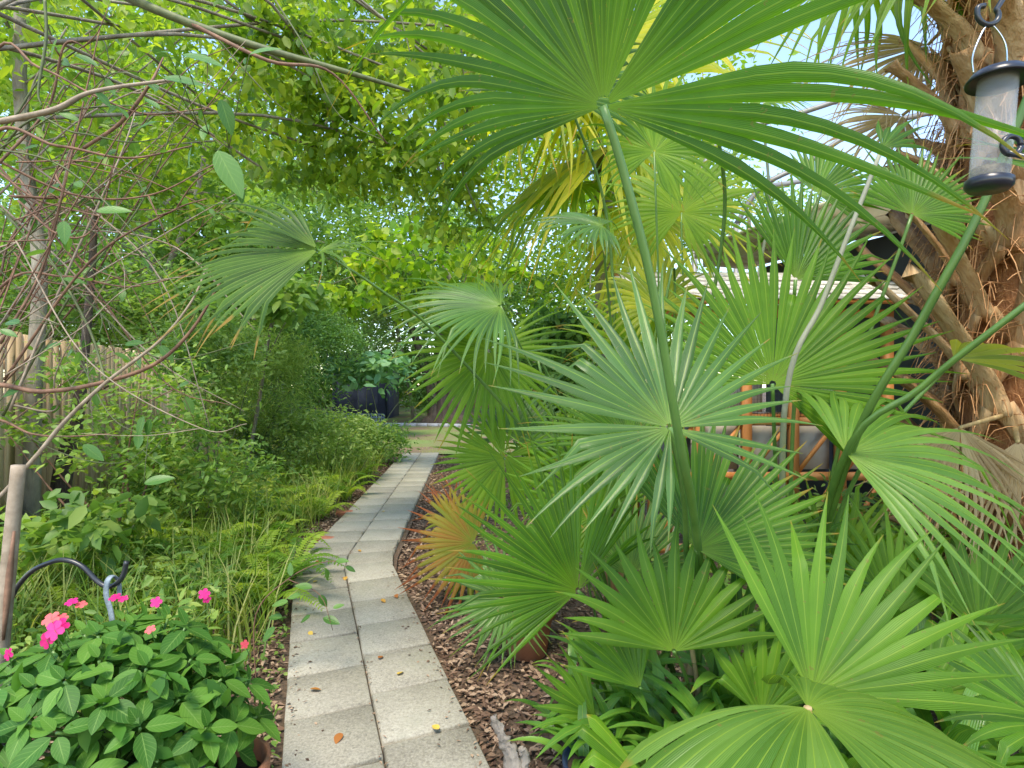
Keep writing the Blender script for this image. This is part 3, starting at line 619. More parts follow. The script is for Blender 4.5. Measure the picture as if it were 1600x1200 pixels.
# multi-trunk live oak at the lawn
mt_ = thing('multi_trunk_tree', 'dark multi-stemmed tree with flared base at the lawn edge', 'tree', tuple(P(696, 660, 21.5) * V(1, 1, 0)))
mb_ = V(*mt_.location)
for (dx, lx, ly, r0) in ((-.45, -1.5, 7, .30), (-.1, -.4, 7.5, .34), (.25, .6, 7.2, .36), (.5, 1.6, 6.8, .28)):
    part('trunk', tube(spline([mb_ + V(dx * 1.35, 0, -.05), mb_ + V(dx, 0, .5), mb_ + V(dx + lx * .2, .1, 2), mb_ + V(dx + lx, .3, ly * .8)], 18), [r0 * 1.5, r0 * .85, r0 * .6, r0 * .4], 9), 'bark_dark', mt_)
vf, at, C = crown(9000, [(mb_ + V(0, .5, 6.2), V(3.2, 2.4, 2.6))], .22, .4, 'd', 21, nclump=80); kind(part('crown', vf, 'dark', mt_, at), 'stuff')

def shrub(name, label, pxc, pyc, d, rx, ry, n, ln, mat, seed, ratio=.45, tpl='d', nclump=40, hang=.2, rd=None, stems=5, group=None, flat=.5, clump=.26, bark='twig_green', shell=.5):
    c = P(pxc, pyc, d); s = d / FPX; base = V(c[0], c[1], 0); rr = np.random.default_rng(seed + 50)
    ell = [(c, V(rx * s, rd or rx * s * .7, ry * s))]
    st = []
    for i in range(stems):
        e = c + rr.normal(size=3) * V(rx * s, rx * s * .5, ry * s) * .45; b = base + V(*rr.normal(size=2) * .12 * rx * s, 0)
        st.append(([b, (b + e) / 2 + rr.normal(size=3) * .06 * rx * s, e], [.012 + .012 * s * rx * .3, .004]))
    return tree(name, label, 'shrub', tuple(base), None, 0, ell, n, ln, mat, bark=bark, ratio=ratio, tpl=tpl, seed=seed, hang=hang, clump=clump, nclump=nclump, group=group, flat=flat, shell=shell, crown_name='foliage', stems=st)
GS = 'shrubs along the left border'
shrub('dense_shrub', 'dense dark green rounded shrub left of the navy shed', 462, 545, 15, 100, 105, 14000, .10, 'dark', 31, nclump=90, group=GS)
shrub('bamboo_shrub', 'pale feathery narrow leaved shrub in front of the privacy fence', 395, 600, 9, 105, 85, 7000, .13, 'pale', 32, ratio=.16, nclump=70, hang=.6, group=GS)
shrub('leafy_shrub', 'light green small leaved shrub against the tan fence', 330, 545, 7.2, 95, 70, 4600, .085, 'pale', 33, nclump=60, group=GS)
shrub('sea_green_shrub', 'sea green layered large leaf shrub before the navy shed', 584, 578, 16, 84, 20, 620, .30, 'sea', 34, ratio=.55, tpl='o', nclump=60, hang=.3, group=GS)
shrub('dense_shrub', 'dark stemmy shrub between the shed and multi-stemmed tree', 672, 595, 22, 55, 52, 5000, .15, 'dark', 35, ratio=.3, nclump=50, group=GS)
shrub('leafy_shrub', 'tall leafy weeds beside the far end of the path', 580, 692, 11.0, 66, 34, 3000, .10, 'mid', 36, nclump=55, ratio=.35, group=GS)
shrub('leafy_shrub', 'mid green leafy bush crowding the bend of the path', 520, 690, 8.8, 85, 58, 4400, .085, 'pale', 37, nclump=70, ratio=.38, group=GS)
shrub('leafy_shrub', 'grey green bush below the pale feathery shrub', 420, 665, 9.5, 95, 50, 5200, .09, 'blue', 38, nclump=60, ratio=.3, group=GS)
shrub('leafy_shrub', 'airy vine tangle hanging on the tan fence boards', 200, 650, 5.0, 150, 105, 2600, .075, 'weed', 39, nclump=60, ratio=.5, tpl='o', group=GS, bark='twig')
shrub('leafy_shrub', 'broad leaved green weeds at the foot of the slim grey trunk', 120, 815, 3.9, 120, 40, 420, .14, 'weed', 40, ratio=.55, tpl='o', nclump=40, hang=.2, group=GS)
shrub('leafy_shrub', 'bushy green undergrowth below the reddish bare stems', 300, 735, 5.4, 130, 60, 2600, .085, 'weed', 41, ratio=.4, tpl='o', nclump=60, group=GS)
shrub('vine_shrub', 'dark glossy vine thicket left of the cedar aviary', 885, 585, 6.4, 75, 110, 3600, .10, 'dark', 42, ratio=.6, tpl='o', nclump=60, hang=.5)
shrub('vine_shrub', 'low bright green bush under the dark vine thicket', 905, 690, 5.4, 85, 45, 2600, .08, 'mid', 43, ratio=.4, tpl='o', nclump=60)
shrub('vine_shrub', 'low green shrub behind the fan palms by the lawn', 830, 640, 9, 60, 50, 2600, .09, 'mid', 44, ratio=.45, nclump=50)
shrub('vine_shrub', 'green undergrowth around the fibrous palm trunk base', 1470, 900, 2.9, 170, 60, 900, .11, 'weed', 45, ratio=.4, tpl='o', nclump=40)
shrub('vine_shrub', 'shady green undergrowth beneath the cedar aviary front', 1250, 830, 4.3, 190, 55, 1800, .09, 'mid', 46, ratio=.4, tpl='o', nclump=60)

# slim trunks by the fence
t = tree('slim_tree', 'slim grey trunked tree in front of the privacy fence', 'tree', tuple(P(50, 860, 5.2) * V(1, 1, 0)), [P(48, 864, 5.2), P(52, 620, 5.2), P(62, 420, 5.25), P(42, 270, 5.3), P(30, 90, 5.3), P(45, -120, 5.2)], [.075, .06, .055], 
     [(P(150, 150, 5.6), V(1.5, 1.1, 1.25)), (P(60, 60, 5.8), V(1.2, .9, .9)), (P(290, 260, 6.2), V(1.1, .8, .8)), (P(330, 60, 6), V(1.2, .8, .8))], 4600, .12, 'canopy', ratio=.45, tpl='o', seed=61, nclump=150, limbs=12, hang=.5, limb_r=.09, clump=.2, shell=.2)
t = thing('leaning_trunk', 'dark leaning broken trunk against the tan fence boards', 'trunk', tuple(P(92, 840, 5.6) * V(1, 1, 0)))
part('trunk', tube(spline([P(86, 848, 5.6), P(98, 740, 5.6), P(118, 660, 5.62), P(128, 590, 5.65), P(142, 440, 5.8), P(150, 300, 6)], 26), [.10, .085, .06, .04, .03], 9), 'bark_dark', t)
part('broken_branch', tube(spline([P(118, 660, 5.6), P(140, 620, 5.5), P(175, 600, 5.4)], 8), [.03, .012], 6), 'bark_dark', t)
t = thing('wooden_stake', 'weathered brown wooden stake leaning by the black garden hook', 'stake', tuple(P(-30, 1340, 1.85) * V(1, 1, 0)))
part('shaft', tube(spline([P(-30, 1342, 1.85), P(12, 900, 1.85), P(29, 727, 1.85)], 14), [.026, .023, .021], 8), 'twig_tan', t)
part('bark_strip', tube(spline([P(5, 1000, 1.83), P(22, 830, 1.83)], 6), [.004, .012, .004], 5), 'twig', t)

# overhanging tree with individual leaves
oh_b = V(-3.3, 2.2, 0)
oh_e = [(P(560, 170, 4.6), V(1.25, 1.0, .85)), (P(720, 260, 4.9), V(.62, .6, .75)), (P(400, 90, 4.4), V(1.0, .9, .7)), (P(640, 40, 5), V(1.3, 1.0, .6)), (P(520, 270, 5.4), V(.9, .7, .45))]
oh = tree('overhanging_tree', 'arching tree with small yellow green leaves hanging over the path', 'tree', tuple(oh_b), [oh_b, V(-3.2, 2.3, 1.8), V(-2.9, 2.6, 3.6), V(-2.2, 3.1, 4.3)], [.14, .10, .07], oh_e, 8200, .094, 'canopy', ratio=.56, tpl='o', seed=71, nclump=240, limbs=18, hang=.8, clump=.17, shell=.15, limb_r=.09, ymin=2.4)
part('branch', tube(spline([V(-2.6, 2.8, 4.0), P(150, -30, 3.2), P(265, 24, 3.2), P(400, 72, 3.25), P(540, 112, 3.35), P(640, 142, 3.5)], 40), [.034, .026, .02, .010], 8), 'twig_green', oh)
part('branch', tube(spline([P(300, 38, 3.2), P(420, 95, 3.15), P(520, 115, 3.3), P(605, 225, 3.5)], 24), [.012, .009, .004], 6), 'twig', oh)
for (pts, r0) in (([(430, 0, 3.6), (480, 80, 3.6), (530, 180, 3.7), (610, 225, 3.8)], .007), ([(620, 0, 4), (640, 80, 4), (655, 150, 4.1)], .008), ([(715, 60, 4.6), (730, 150, 4.6), (722, 260, 4.7), (745, 330, 4.7)], .02), ([(330, 50, 3.3), (420, 150, 3.4), (470, 190, 3.5)], .006)):
    part('branch', tube(spline([P(*q) for q in pts], 20), [r0, r0 * .4], 6), 'twig_green', oh)
def leaf_near(name, mat, ratio=.56):
    a = lin(0, 1, 13); wv = np.sin(a ** .8 * math.pi) ** .8 * .5 * ratio; wv[0] = wv[-1] = .004
    v = []; al = []; ac = []
    for x, ww in zip(a, wv):
        z = -.16 * x * x; v += [[x, -ww, z + .12 * ww], [x, -ww * .5, z + .02 * ww], [x, 0, z - .06 * ww], [x, ww * .5, z + .02 * ww], [x, ww, z + .12 * ww]]; al += [x] * 5; ac += [1, .5, 0, .5, 1]
    i = (np.arange(12)[:, None] * 5 + np.arange(4)[None]); f = np.stack([i, i + 1, i + 6, i + 5], -1).reshape(-1, 4)
    me = mesh(name, v, f, {'along': al, 'across': ac, 'tint': [.5] * len(al)}); me.materials.append(M[mat]); return me
def orient(d, nrm):
    d = unit(d); s = unit(np.cross(nrm, d)); u = np.cross(d, s)
    return Matrix(np.stack([d, s, u], 1).tolist()).to_euler()
nl = leaf_near('leaf', 'canopy_near')
for i in range(200):
    e = oh_e[rng.integers(0, 5)]; q = e[0] + units(rng.normal(size=(1, 3)))[0] * e[1] * rng.uniform(.5, 1.0); q[1] = e[0][1] - abs(q[1] - e[0][1])
    link('leaf', nl, None, oh, q - oh_b, orient(rng.normal(size=3) * V(1, 1, .4) - V(0, 0, .8), rng.normal(size=3) * .7 + V(0, -.3, 1)), rng.uniform(.07, .11))

# arching bare stems at the left, with a few big blue-green leaves
bs = thing('arching_bare_shrub', 'tangle of reddish brown bare arching stems before the tan fence', 'shrub', tuple(V(-2.9, 2.75, 0)))
maj = [([(-40, 200, 2.3), (0, 190, 2.3), (85, 171, 2.3), (150, 142, 2.35), (290, 122, 2.5)], .014, 'twig_tan'), ([(-40, 612, 2.7), (65, 612, 2.7), (150, 600, 2.7), (240, 570, 2.7), (300, 515, 2.7), (345, 440, 2.75)], .0125, 'twig'),
       ([(-30, 800, 2.6), (50, 720, 2.6), (100, 660, 2.6), (165, 598, 2.6), (250, 532, 2.65), (300, 470, 2.7), (322, 420, 2.8)], .010, 'twig_tan'), ([(165, 595, 2.65), (142, 520, 2.7), (100, 440, 2.7), (70, 390, 2.8)], .006, 'twig_green'),
       ([(-30, 660, 2.9), (50, 678, 2.9), (100, 682, 2.9), (172, 678, 2.9)], .007, 'twig'), ([(-30, 228, 2.5), (90, 228, 2.5), (200, 247, 2.5), (300, 228, 2.6)], .008, 'twig'), ([(0, 205, 2.6), (120, 208, 2.6), (200, 222, 2.6), (255, 215, 2.7)], .005, 'twig_green'),
       ([(-20, 100, 2.5), (60, 105, 2.5), (150, 150, 2.5), (230, 178, 2.6), (330, 168, 2.7)], .006, 'twig'), ([(130, 232, 2.6), (190, 190, 2.6), (235, 130, 2.6), (255, 90, 2.7)], .009, 'twig'), ([(0, 450, 2.8), (100, 432, 2.8), (200, 448, 2.8), (290, 430, 2.9)], .007, 'twig'),
       ([(70, 0, 2.4), (72, 60, 2.4), (60, 140, 2.4), (65, 165, 2.4)], .006, 'twig_green')]
root = V(-2.9, 2.75, 0)
STP = []
for k_, (pts, r0, mt) in enumerate(maj):
    q = [P(*x) for x in pts]; q = ([root + V(.03 * k_, .02 * k_, 0), (root + q[0]) / 2 + V(-.3, 0, .3)] + q) if pts[0][0] <= 0 else q
    STP.append(spline(q, 46)[8:]); part('stem', tube(spline(q, 46), [r0, r0, r0 * .45], 6), mt, bs)
for i in range(62):
    d0 = rng.uniform(2.4, 3.6); a = P(rng.uniform(-60, 30), rng.uniform(180, 680), d0); sx_ = rng.uniform(120, 400); yy = rng.uniform(40, 680)
    b = P(sx_, yy, d0 + rng.uniform(-.2, .5)); bow = V(0, 0, rng.uniform(-.35, .45)); m1 = a + (b - a) * .35 + bow * .8 + rng.normal(size=3) * .05; m2 = a + (b - a) * .7 + bow + rng.normal(size=3) * .06
    mb = MB(); sp = spline([a, m1, m2, b], 27); STP.append(sp[6:]); r0 = rng.uniform(.003, .0075); mb.add(tube(sp, [r0, r0 * .8, r0 * .4], 5))
    for j in range(rng.integers(1, 4)):
        s = sp[rng.integers(6, 24)]; e = s + rng.normal(size=3) * V(.16, .1, .16); mb.add(tube(spline([s, (s + e) / 2 + rng.normal(size=3) * .02, e], 9), [r0 * .6, r0 * .3], 4))
    part('stem', mb.get(), ['twig', 'twig', 'twig_tan', 'twig_green'][i % 4], bs)
bl = leaf_near('leaf', 'biglef', .46)
for (x, y, d, a, ln) in [(285, 85, 2.1, -5, .15), (262, 82, 2.1, 160, .06), (255, 122, 2.2, 5, .15), (345, 155, 2.1, -75, .13), (340, 235, 2.0, -60, .19), (390, 85, 2.2, 20, .13), (250, 170, 2.2, 140, .07), (245, 190, 2.2, 200, .09), (100, 345, 2.0, -80, .09), (60, 228, 2.4, 190, .07),
                         (225, 650, 2.6, -110, .11), (130, 695, 2.7, -40, .12), (235, 655, 2.6, 250, .09), (195, 538, 2.7, 10, .10), (30, 505, 2.4, 170, .10), (150, 330, 2.4, 10, .14), (0, 515, 2.3, -20, .07), (250, 540, 2.8, -50, .1), (290, 620, 2.9, -70, .1), (70, 545, 2.6, 20, .1), (225, 755, 2.8, 15, .14), (375, 290, 2.5, -90, .08), (118, 85, 2.4, -20, .1), (90, 60, 2.5, -120, .1)]:
    c = P(x, y, d); dd = V(math.cos(R_(a)), rng.uniform(-.3, .3), math.sin(R_(a)))
    SA = np.concatenate(STP); nr_ = SA[np.argmin(((SA - c) ** 2).sum(1))]; part('twig', tube(spline([nr_, (nr_ + c) / 2 + V(0, 0, .02), c], 8), [.0025, .0015], 5), 'twig_green', bs)
    link('leaf', bl, None, bs, c - root, orient(dd, V(rng.uniform(-.4, .4), -.7, .7)), ln)
for i in range(120):
    c = SA[rng.integers(0, len(SA))]; link('leaf', bl, None, bs, c - root, orient(rng.normal(size=3) * V(1, .6, .4) - V(0, 0, .4), rng.normal(size=3) * .5 + V(0, -.4, 1)), rng.uniform(.05, .11))

# ------------------------------------------------------------------ grass, weeds and ferns of the left bank
def blades(xy, ln, wd, lean, seed, tint=None):
    r = np.random.default_rng(seed); n = len(xy); az = r.uniform(0, 2 * math.pi, n); h = np.column_stack([np.cos(az), np.sin(az)]); L_ = ln * r.uniform(.5, 1.3, n); k = lean * r.uniform(.3, 1.5, n)
    b = np.column_stack([xy, bumpz(xy[:, 0], xy[:, 1])]); side = np.column_stack([-h[:, 1], h[:, 0], np.zeros(n)]); rows = []
    for t, ww in ((0, 1), (.4, .9), (.75, .6), (1, .04)):
        c = b + np.column_stack([h * (k * L_ * t ** 1.8)[:, None], L_ * t * (1 - .35 * k * t)]); rows += [c - side * (wd * ww / 2), c + side * (wd * ww / 2)]
    v = np.stack(rows, 1).reshape(-1, 3); f = np.array([[0, 1, 3, 2], [2, 3, 5, 4], [4, 5, 7, 6]])[None] + (np.arange(n) * 8)[:, None, None]
    return (v, f.reshape(-1, 4)), {'tint': np.repeat(r.random(n) if tint is None else tint, 8)}
def region(n, y0, y1, left, right, seed, pw=1.0):
    r = np.random.default_rng(seed); y = y0 + (y1 - y0) * r.random(n) ** pw; l = left(y); rr = right(y); return np.column_stack([l + (rr - l) * r.random(n), y])
seamx = lambda y: np.interp(y, seam[:, 1], seam[:, 0])
fencex = lambda y: -4.2 - (y - 3.6) * .307
xy = region(9000, 3.0, 12.6, lambda y: np.maximum(fencex(y), seamx(y) - 3.6), lambda y: seamx(y) - .62, 5, 1.2)
cl = rng.integers(0, 420, len(xy)); cc = xy[rng.integers(0, len(xy), 420)]; xy = np.where((rng.random(len(xy)) < .75)[:, None], cc[cl] + rng.normal(size=xy.shape) * .09, xy); xy = xy[(seamx(xy[:, 1]) - xy[:, 0]) > .55]
vf, at = blades(xy, .55, .011, .6, 6); o = solo('long_grass', vf, 'grass', at); kind(o, 'stuff'); tag(o, 'long wispy grass and weeds between path and left fence', 'grass')
xy = region(2600, 12.3, 19, lambda y: -4.5 + y * 0, lambda y: 1.5 + y * 0, 8, 1.3); vf, at = blades(xy, .07, .010, .5, 9); o = solo('lawn_grass', vf, 'grass', at); kind(o, 'stuff'); tag(o, 'sparse short lawn grass past the path end', 'grass')
# broad-leaved ground cover, left bank + small bits on the right
def cover(n, xy, h, ln, ratio, mat, seed, name, label, tpl='o'):
    r = np.random.default_rng(seed); n = len(xy); z = h * r.random(n) ** .8 * (.6 + .6 * np.sin(xy[:, 0] * 2.3 + xy[:, 1] * 1.9) ** 2) + .02
    d = r.normal(size=(n, 3)); d[:, 2] = d[:, 2] * .4 - .1; nr = r.normal(size=(n, 3)) * .45 + V(0, 0, 1); L_ = ln * r.uniform(.5, 1.3, n)
    v, f, k = leaves(np.column_stack([xy, z]), d, nr, L_, L_ * ratio, tpl); o = solo(name, (v, f), mat, {'tint': np.repeat(r.random(n), k)}); kind(o, 'stuff'); return tag(o, label, 'plants')
xy = region(11000, 2.6, 12.3, lambda y: np.maximum(fencex(y), seamx(y) - 3.8), lambda y: seamx(y) - .80, 15, 1.25); cover(0, xy, .42, .075, .42, 'weed', 16, 'ground_cover', 'mixed leafy ground cover spreading under the left shrubs')
xy = region(900, 1.8, 6, lambda y: seamx(y) - .85, lambda y: seamx(y) - .45, 17, 1); cover(0, xy, .10, .04, .5, 'weed', 18, 'small_weeds', 'small weeds sprouting along the left path edge')
xy = region(2600, 3.6, 11, lambda y: seamx(y) + .95, lambda y: seamx(y) + 4.0, 19, 1); cover(0, xy, .40, .07, .4, 'mid', 20, 'ground_cover', 'leafy ground cover under the palms right of the path')
xy = region(3200, 1.7, 4.2, lambda y: .75 + 0 * y, lambda y: 3.4 + 0 * y, 23, 1); cover(0, xy, .45, .075, .35, 'weed', 24, 'ground_cover', 'leafy undergrowth around the palm stalk bases')

def fern_mesh(seed):
    r = np.random.default_rng(seed); t = lin(0, 1, 30); L_ = 1.0
    c = np.column_stack([t * .78, r.normal() * .06 * t ** 2, 1.15 * t - .95 * t ** 2]) ; mb = MB().add(tube(c, [.008, .003], 4, caps=False))
    pos = []; d = []; nr = []; ln = []
    T = units(np.gradient(c, axis=0))
    for i in range(3, 30):
        for s in (-1, 1):
            side = unit(np.cross(T[i], V(0, 0, 1))) * s; pos.append(c[i]); d.append(side + T[i] * .3 + V(0, 0, -.12) + r.normal(size=3) * .07); nr.append(np.cross(T[i], side) * s * -1 + r.normal(size=3) * .2 + V(0, 0, .5)); ln.append(.115 * math.sin(math.pi * min(1, (i / 30) * .82 + .15)) ** .7 * r.uniform(.85, 1.1))
    ln = np.array(ln); v, f, k = leaves(np.array(pos), np.array(d), np.array(nr), ln, ln * .36, 'd'); mb.add((v, f)); v, f = mb.get()
    me = mesh('frond', v, f, {'tint': np.full(len(v), .5)}); me.materials.append(M['fern']); return me
fm = [fern_mesh(s) for s in range(4)]
GF = 'sword ferns left of the path'
fern_spots = [(420, 935, .55), (395, 900, .6), (455, 890, .5), (300, 890, .6), (250, 860, .62), (340, 855, .6), (420, 850, .55), (200, 890, .6), (150, 860, .6), (90, 880, .62), (280, 830, .6), (370, 820, .6), (440, 800, .55), (230, 820, .6), (500, 790, .5), (160, 815, .6), (330, 790, .6), (410, 780, .6), (470, 770, .55), (540, 760, .5), (520, 745, .55), (560, 735, .5), (110, 930, .6), (215, 940, .55), (455, 745, .6), (395, 750, .6), (40, 850, .6), (320, 930, .5)]
for i, (x, y, s) in enumerate(fern_spots):
    d = H * FPX / (y + 22 - 600); c = P(x, y + 22, d); c[2] = 0
    lb = 'light green sword fern spilling onto the left path edge' if x > 390 else ('light green sword fern behind the black garden hook' if x < 230 else 'light green sword fern amid the long grass before the fence')
    t = thing('sword_fern', lb, 'fern', tuple(c), GF)
    for k in range(11):
        link('frond', fm[(i + k) % 4], None, t, (random.uniform(-.03, .03), random.uniform(-.03, .03), 0), (random.uniform(-.2, .2), random.uniform(-.45, .15), k * .571 + random.uniform(-.25, .25)), s * random.uniform(.9, 1.45))

# ------------------------------------------------------------------ the fan palms
def palm(name, label, base, group='fan palms right of the path'):
    return thing(name, label, 'palm', tuple(base), group), V(*base)
up_ = (0, -.45, .9)
# main clump
A, ab = palm('fan_palm', 'large fan palm clump whose biggest leaf spreads overhead', (.857, 2.55, 0))
part('trunk', tube([ab + V(0, 0, -.03), ab + V(.02, 0, .14), ab + V(.02, 0, .3)], [.10, .09, .05], 10), 'boot', A)
for k in range(9):
    an = k * .75; b0 = ab + V(math.cos(an) * .09, math.sin(an) * .09, .02); part('leaf_base', tube(spline([b0, b0 + V(math.cos(an) * .05, math.sin(an) * .05, .16), b0 + V(math.cos(an) * .10, math.sin(an) * .10, random.uniform(.28, .42))], 8), [.03, .018, .006], 6, flat=.5), 'stalk_tan', A)
fan(A, (942, 166, 1.45), 93, -30, 740, 'palm', (-.48, -.80, .36), 214, 42, .40, .80, .38, ab + V(.0, 0, .1), [(1096, 940, 2.28), (1085, 810, 1.92), (1062, 690, 1.66), (1020, 450, 1.54), (972, 260, 1.48)], (.018, .014, .0115), jit=.5, fold=.5, label='huge overhead fan leaf seen from below')
fan(A, (1047, 668, 1.80), 120, 24, 335, 'palm_blue', (0, -.8, .6), 290, 34, .42, .06, .4, ab + V(.02, 0, .1), [(1075, 900, 2.2), (1068, 770, 1.9)], (.013, .010), jit=.35, side=.62, label='glossy blue green star shaped fan leaf')
fan(A, (1088, 858, 2.05), 46, 14, 250, 'palm', (-.1, -.9, .4), 160, 34, .62, .05, .5, ab + V(.03, .05, .1), (), jit=.3, side=.85)
fan(A, (1053, 1018, 1.95), 90, 18, 205, 'palm_bright', (0, -.85, .5), 160, 16, .58, .14, .45, ab + V(.0, -.05, .08), (), (.009, .007), jit=.45, side=.95)
fan(A, (903, 923, 2.15), 118, -4, 262, 'palm', (.2, -.8, .5), 184, 36, .5, .18, .4, ab + V(-.06, 0, .1), (), jit=.4, side=.8)
fan(A, (1035, 1250, 1.62), 146, -5, 270, 'palm_bright', (.2, -.6, .8), 40, 5, .55, .15, .5, ab + V(-.05, -.05, .05), (), jit=.4)
fan(A, (985, 900, 2.5), 60, 25, 150, 'palm_dark', (0, -.9, .4), 190, 30, .6, .1, .5, ab + V(-.02, .1, .1), ())
for (x, y, dx, dy, mt) in ((1010, 880, -.05, .1, 'stalk'), (955, 960, -.12, -.05, 'stalk'), (1160, 870, .08, 0, 'stalk'), (1120, 940, .05, -.08, 'stalk_dark'), (930, 1000, -.1, .0, 'stalk'), (1070, 960, 0, -.1, 'stalk_tan')):
    b0 = ab + V(dx, dy, .0); part('cut_stalk', tube(spline([b0, (b0 + P(x, y, 2.35)) / 2 + V(.01, 0, .03), P(x, y, 2.35)], 12), [.014, .009], 6, flat=.5), mt, A)
fan(A, (1000, 1075, 2.05), 118, 10, 190, 'palm', (.1, -.8, .6), 90, 9, .40, .35, .4, ab + V(-.08, -.03, .05), (), (.008, .006), jit=.7)
fan(A, (1150, 1040, 2.1), 62, 8, 230, 'palm', (0, -.8, .6), 110, 11, .42, .35, .4, ab + V(.08, -.03, .05), (), (.008, .006), jit=.7)
fan(A, (1180, 900, 2.25), 25, 10, 210, 'palm', (0, -.7, .7), 120, 16, .45, .4, .4, ab + V(.08, .05, .1), (), (.009, .007), jit=.6)
for (x, y, d, a, Rp, mt, sp, ns, dr) in ((1300, 905, 2.55, 70, 190, 'palm_lime', 150, 20, .3), (1400, 960, 2.45, 100, 210, 'palm_bright', 150, 20, .35), (1530, 985, 2.35, 60, 230, 'palm_bright', 150, 18, .35), (1190, 1120, 1.95, 80, 190, 'palm_bright', 110, 10, .3), (1450, 1090, 2.0, 20, 260, 'palm_bright', 90, 10, .35), (930, 1120, 2.2, 140, 130, 'palm_bright', 80, 7, .3)):
    fan(A, (x, y, d), a, 8, Rp, mt, (0, -.8, .6), sp, ns, .45, dr, .4, ab + V((x - 1085) / FPX * 1.6, .0, .03), (), (.009, .006), jit=.7)
# right clump by the aviary
B, bb = palm('fan_palm', 'fan palm with tall round leaves before the cedar aviary', (1.50, 2.95, 0))
part('trunk', tube([bb + V(0, 0, -.03), bb + V(.02, 0, .25), bb + V(.02, 0, .45)], [.11, .09, .05], 10), 'boot', B)
fan(B, (1207, 600, 2.35), 66, 6, 285, 'palm_bright', (-.1, -.95, .25), 226, 44, .56, .06, .45, bb, [(1215, 800, 2.6)], jit=.25, side=.82, label='round bright fan leaf standing before the aviary')
fan(B, (1322, 708, 1.95), 2, 2, 340, 'palm_pale', (-.05, -.62, .78), 168, 24, .40, .85, .28, bb, [(1290, 830, 2.4)], (.014, .010), jit=.5, side=.85, label='pale glossy fan leaf drooping to the right')
fan(B, (1243, 437, 2.45), 62, 8, 185, 'palm', (.1, -.95, .2), 120, 22, .6, .12, .45, bb, [(1225, 700, 2.7)], jit=.3, side=.9)
fan(B, (1275, 302, 2.75), 38, 12, 130, 'palm', (0, -.9, .4), 170, 26, .55, .25, .4, bb, [(1240, 650, 2.8)], jit=.3)
fan(B, (1425, 335, 2.6), 62, 12, 150, 'palm', (0, -.9, .35), 190, 34, .55, .2, .4, bb, [(1330, 620, 2.7)], stalk='stalk_dark')
fan(B, (1378, 232, 2.05), 40, 15, 110, 'palm', (0, -.8, .5), 70, 6, .4, .6, .3, bb, [(1225, 650, 2.3), (1290, 460, 2.15)], (.015, .011, .008), stalk='stalk_grey', jit=.7)
fan(B, (1690, -60, 1.55), 40, 10, 420, 'palm', (0, -.8, .5), 220, 36, .5, .4, .4, bb, [(1320, 730, 2.0), (1440, 500, 1.75), (1540, 310, 1.65)], (.016, .014, .012), stalk='stalk_dark', tail=False)
fan(B, (1790, 330, 1.6), 10, 10, 420, 'palm', (0, -.7, .6), 220, 36, .5, .5, .4, bb, [(1310, 735, 2.0), (1440, 605, 1.8), (1600, 478, 1.65)], (.015, .012, .010), stalk='stalk_dark', tail=False)
fan(B, (1490, 560, 2.2), 5, 5, 230, 'palm_yellow', (0, -.5, .85), 90, 8, .35, .6, .3, bb, [(1330, 760, 2.4)], jit=.6)
# mid clump with tall thin stalks
C_, cb = palm('fan_palm', 'slender fan palm with long thin stalks leaning over the path', (.70, 3.6, 0))
part('trunk', tube([cb + V(0, 0, -.03), cb + V(0, 0, .3), cb + V(0, 0, .6)], [.10, .085, .05], 10), 'boot', C_)
fan(C_, (788, 716, 3.2), 236, -6, 118, 'palm_lime', (.1, -.95, .2), 318, 46, .58, .12, .45, cb, [(870, 830, 3.4)], (.008, .006), jit=.3, side=.85)
fan(C_, (802, 688, 3.35), 75, 30, 125, 'palm_blue', (0, -.5, .85), 205, 34, .5, .55, .4, cb, [(880, 820, 3.5)], (.008, .006))
fan(C_, (765, 548, 3.2), 240, -8, 165, 'palm_lime', (.1, -.95, .15), 322, 46, .5, .35, .4, cb, [(850, 650, 3.3), (930, 800, 3.5)], (.009, .006), jit=.35, side=.85, label='lime green round fan leaf hanging over the path end')
fan(C_, (782, 478, 3.1), 176, -8, 215, 'palm_blue', (.1, -.55, .82), 200, 34, .42, .62, .30, cb, [(840, 560, 3.2), (940, 790, 3.5)], (.009, .006), jit=.4, side=.8)
fan(C_, (497, 390, 2.55), 194, -4, 280, 'palm_tips', (.05, -.78, .62), 100, 24, .52, .62, .42, cb, [(900, 780, 3.2), (700, 540, 2.8), (590, 450, 2.62)], (.011, .009, .0065), stalk='stalk_dark', jit=.5, side=.8, label='dark fan leaf with browned tips over the path')
fan(C_, (499, 392, 2.56), 20, 4, 150, 'palm_tips', (0, -.5, .85), 150, 9, .12, 1.15, .22, jit=.8, label='drooping right half of the browned fan leaf')
fan(C_, (495, 388, 2.55), 138, 4, 200, 'palm_tips', (0, -.5, .85), 50, 6, .30, 1.0, .35, jit=.9, label='shrivelled brown fingers of the browned fan leaf')
fan(C_, (1022, 237, 3.1), 70, -5, 150, 'palm_lime', (0, -.7, .7), 290, 36, .45, .9, .3, cb, [(1050, 420, 3.3), (1040, 700, 3.5)], (.009, .006), jit=.5)
fan(C_, (1065, 332, 3.5), 75, 5, 170, 'palm_lime', (0, -.6, .8), 310, 40, .42, .9, .3, cb, [(1060, 600, 3.55)], (.009, .006), jit=.5)
fan(C_, (940, 352, 2.8), 168, 0, 135, 'palm_blue', (0, -.5, .85), 220, 30, .5, .7, .3, cb, [(960, 600, 3.2)], (.008, .006))
fan(C_, (888, 150, 3.0), 100, 0, 210, 'palm_dark', (0, -.6, .8), 240, 34, .5, .7, .3, cb, [(955, 400, 3.3)], (.011, .008), stalk='stalk_dark')
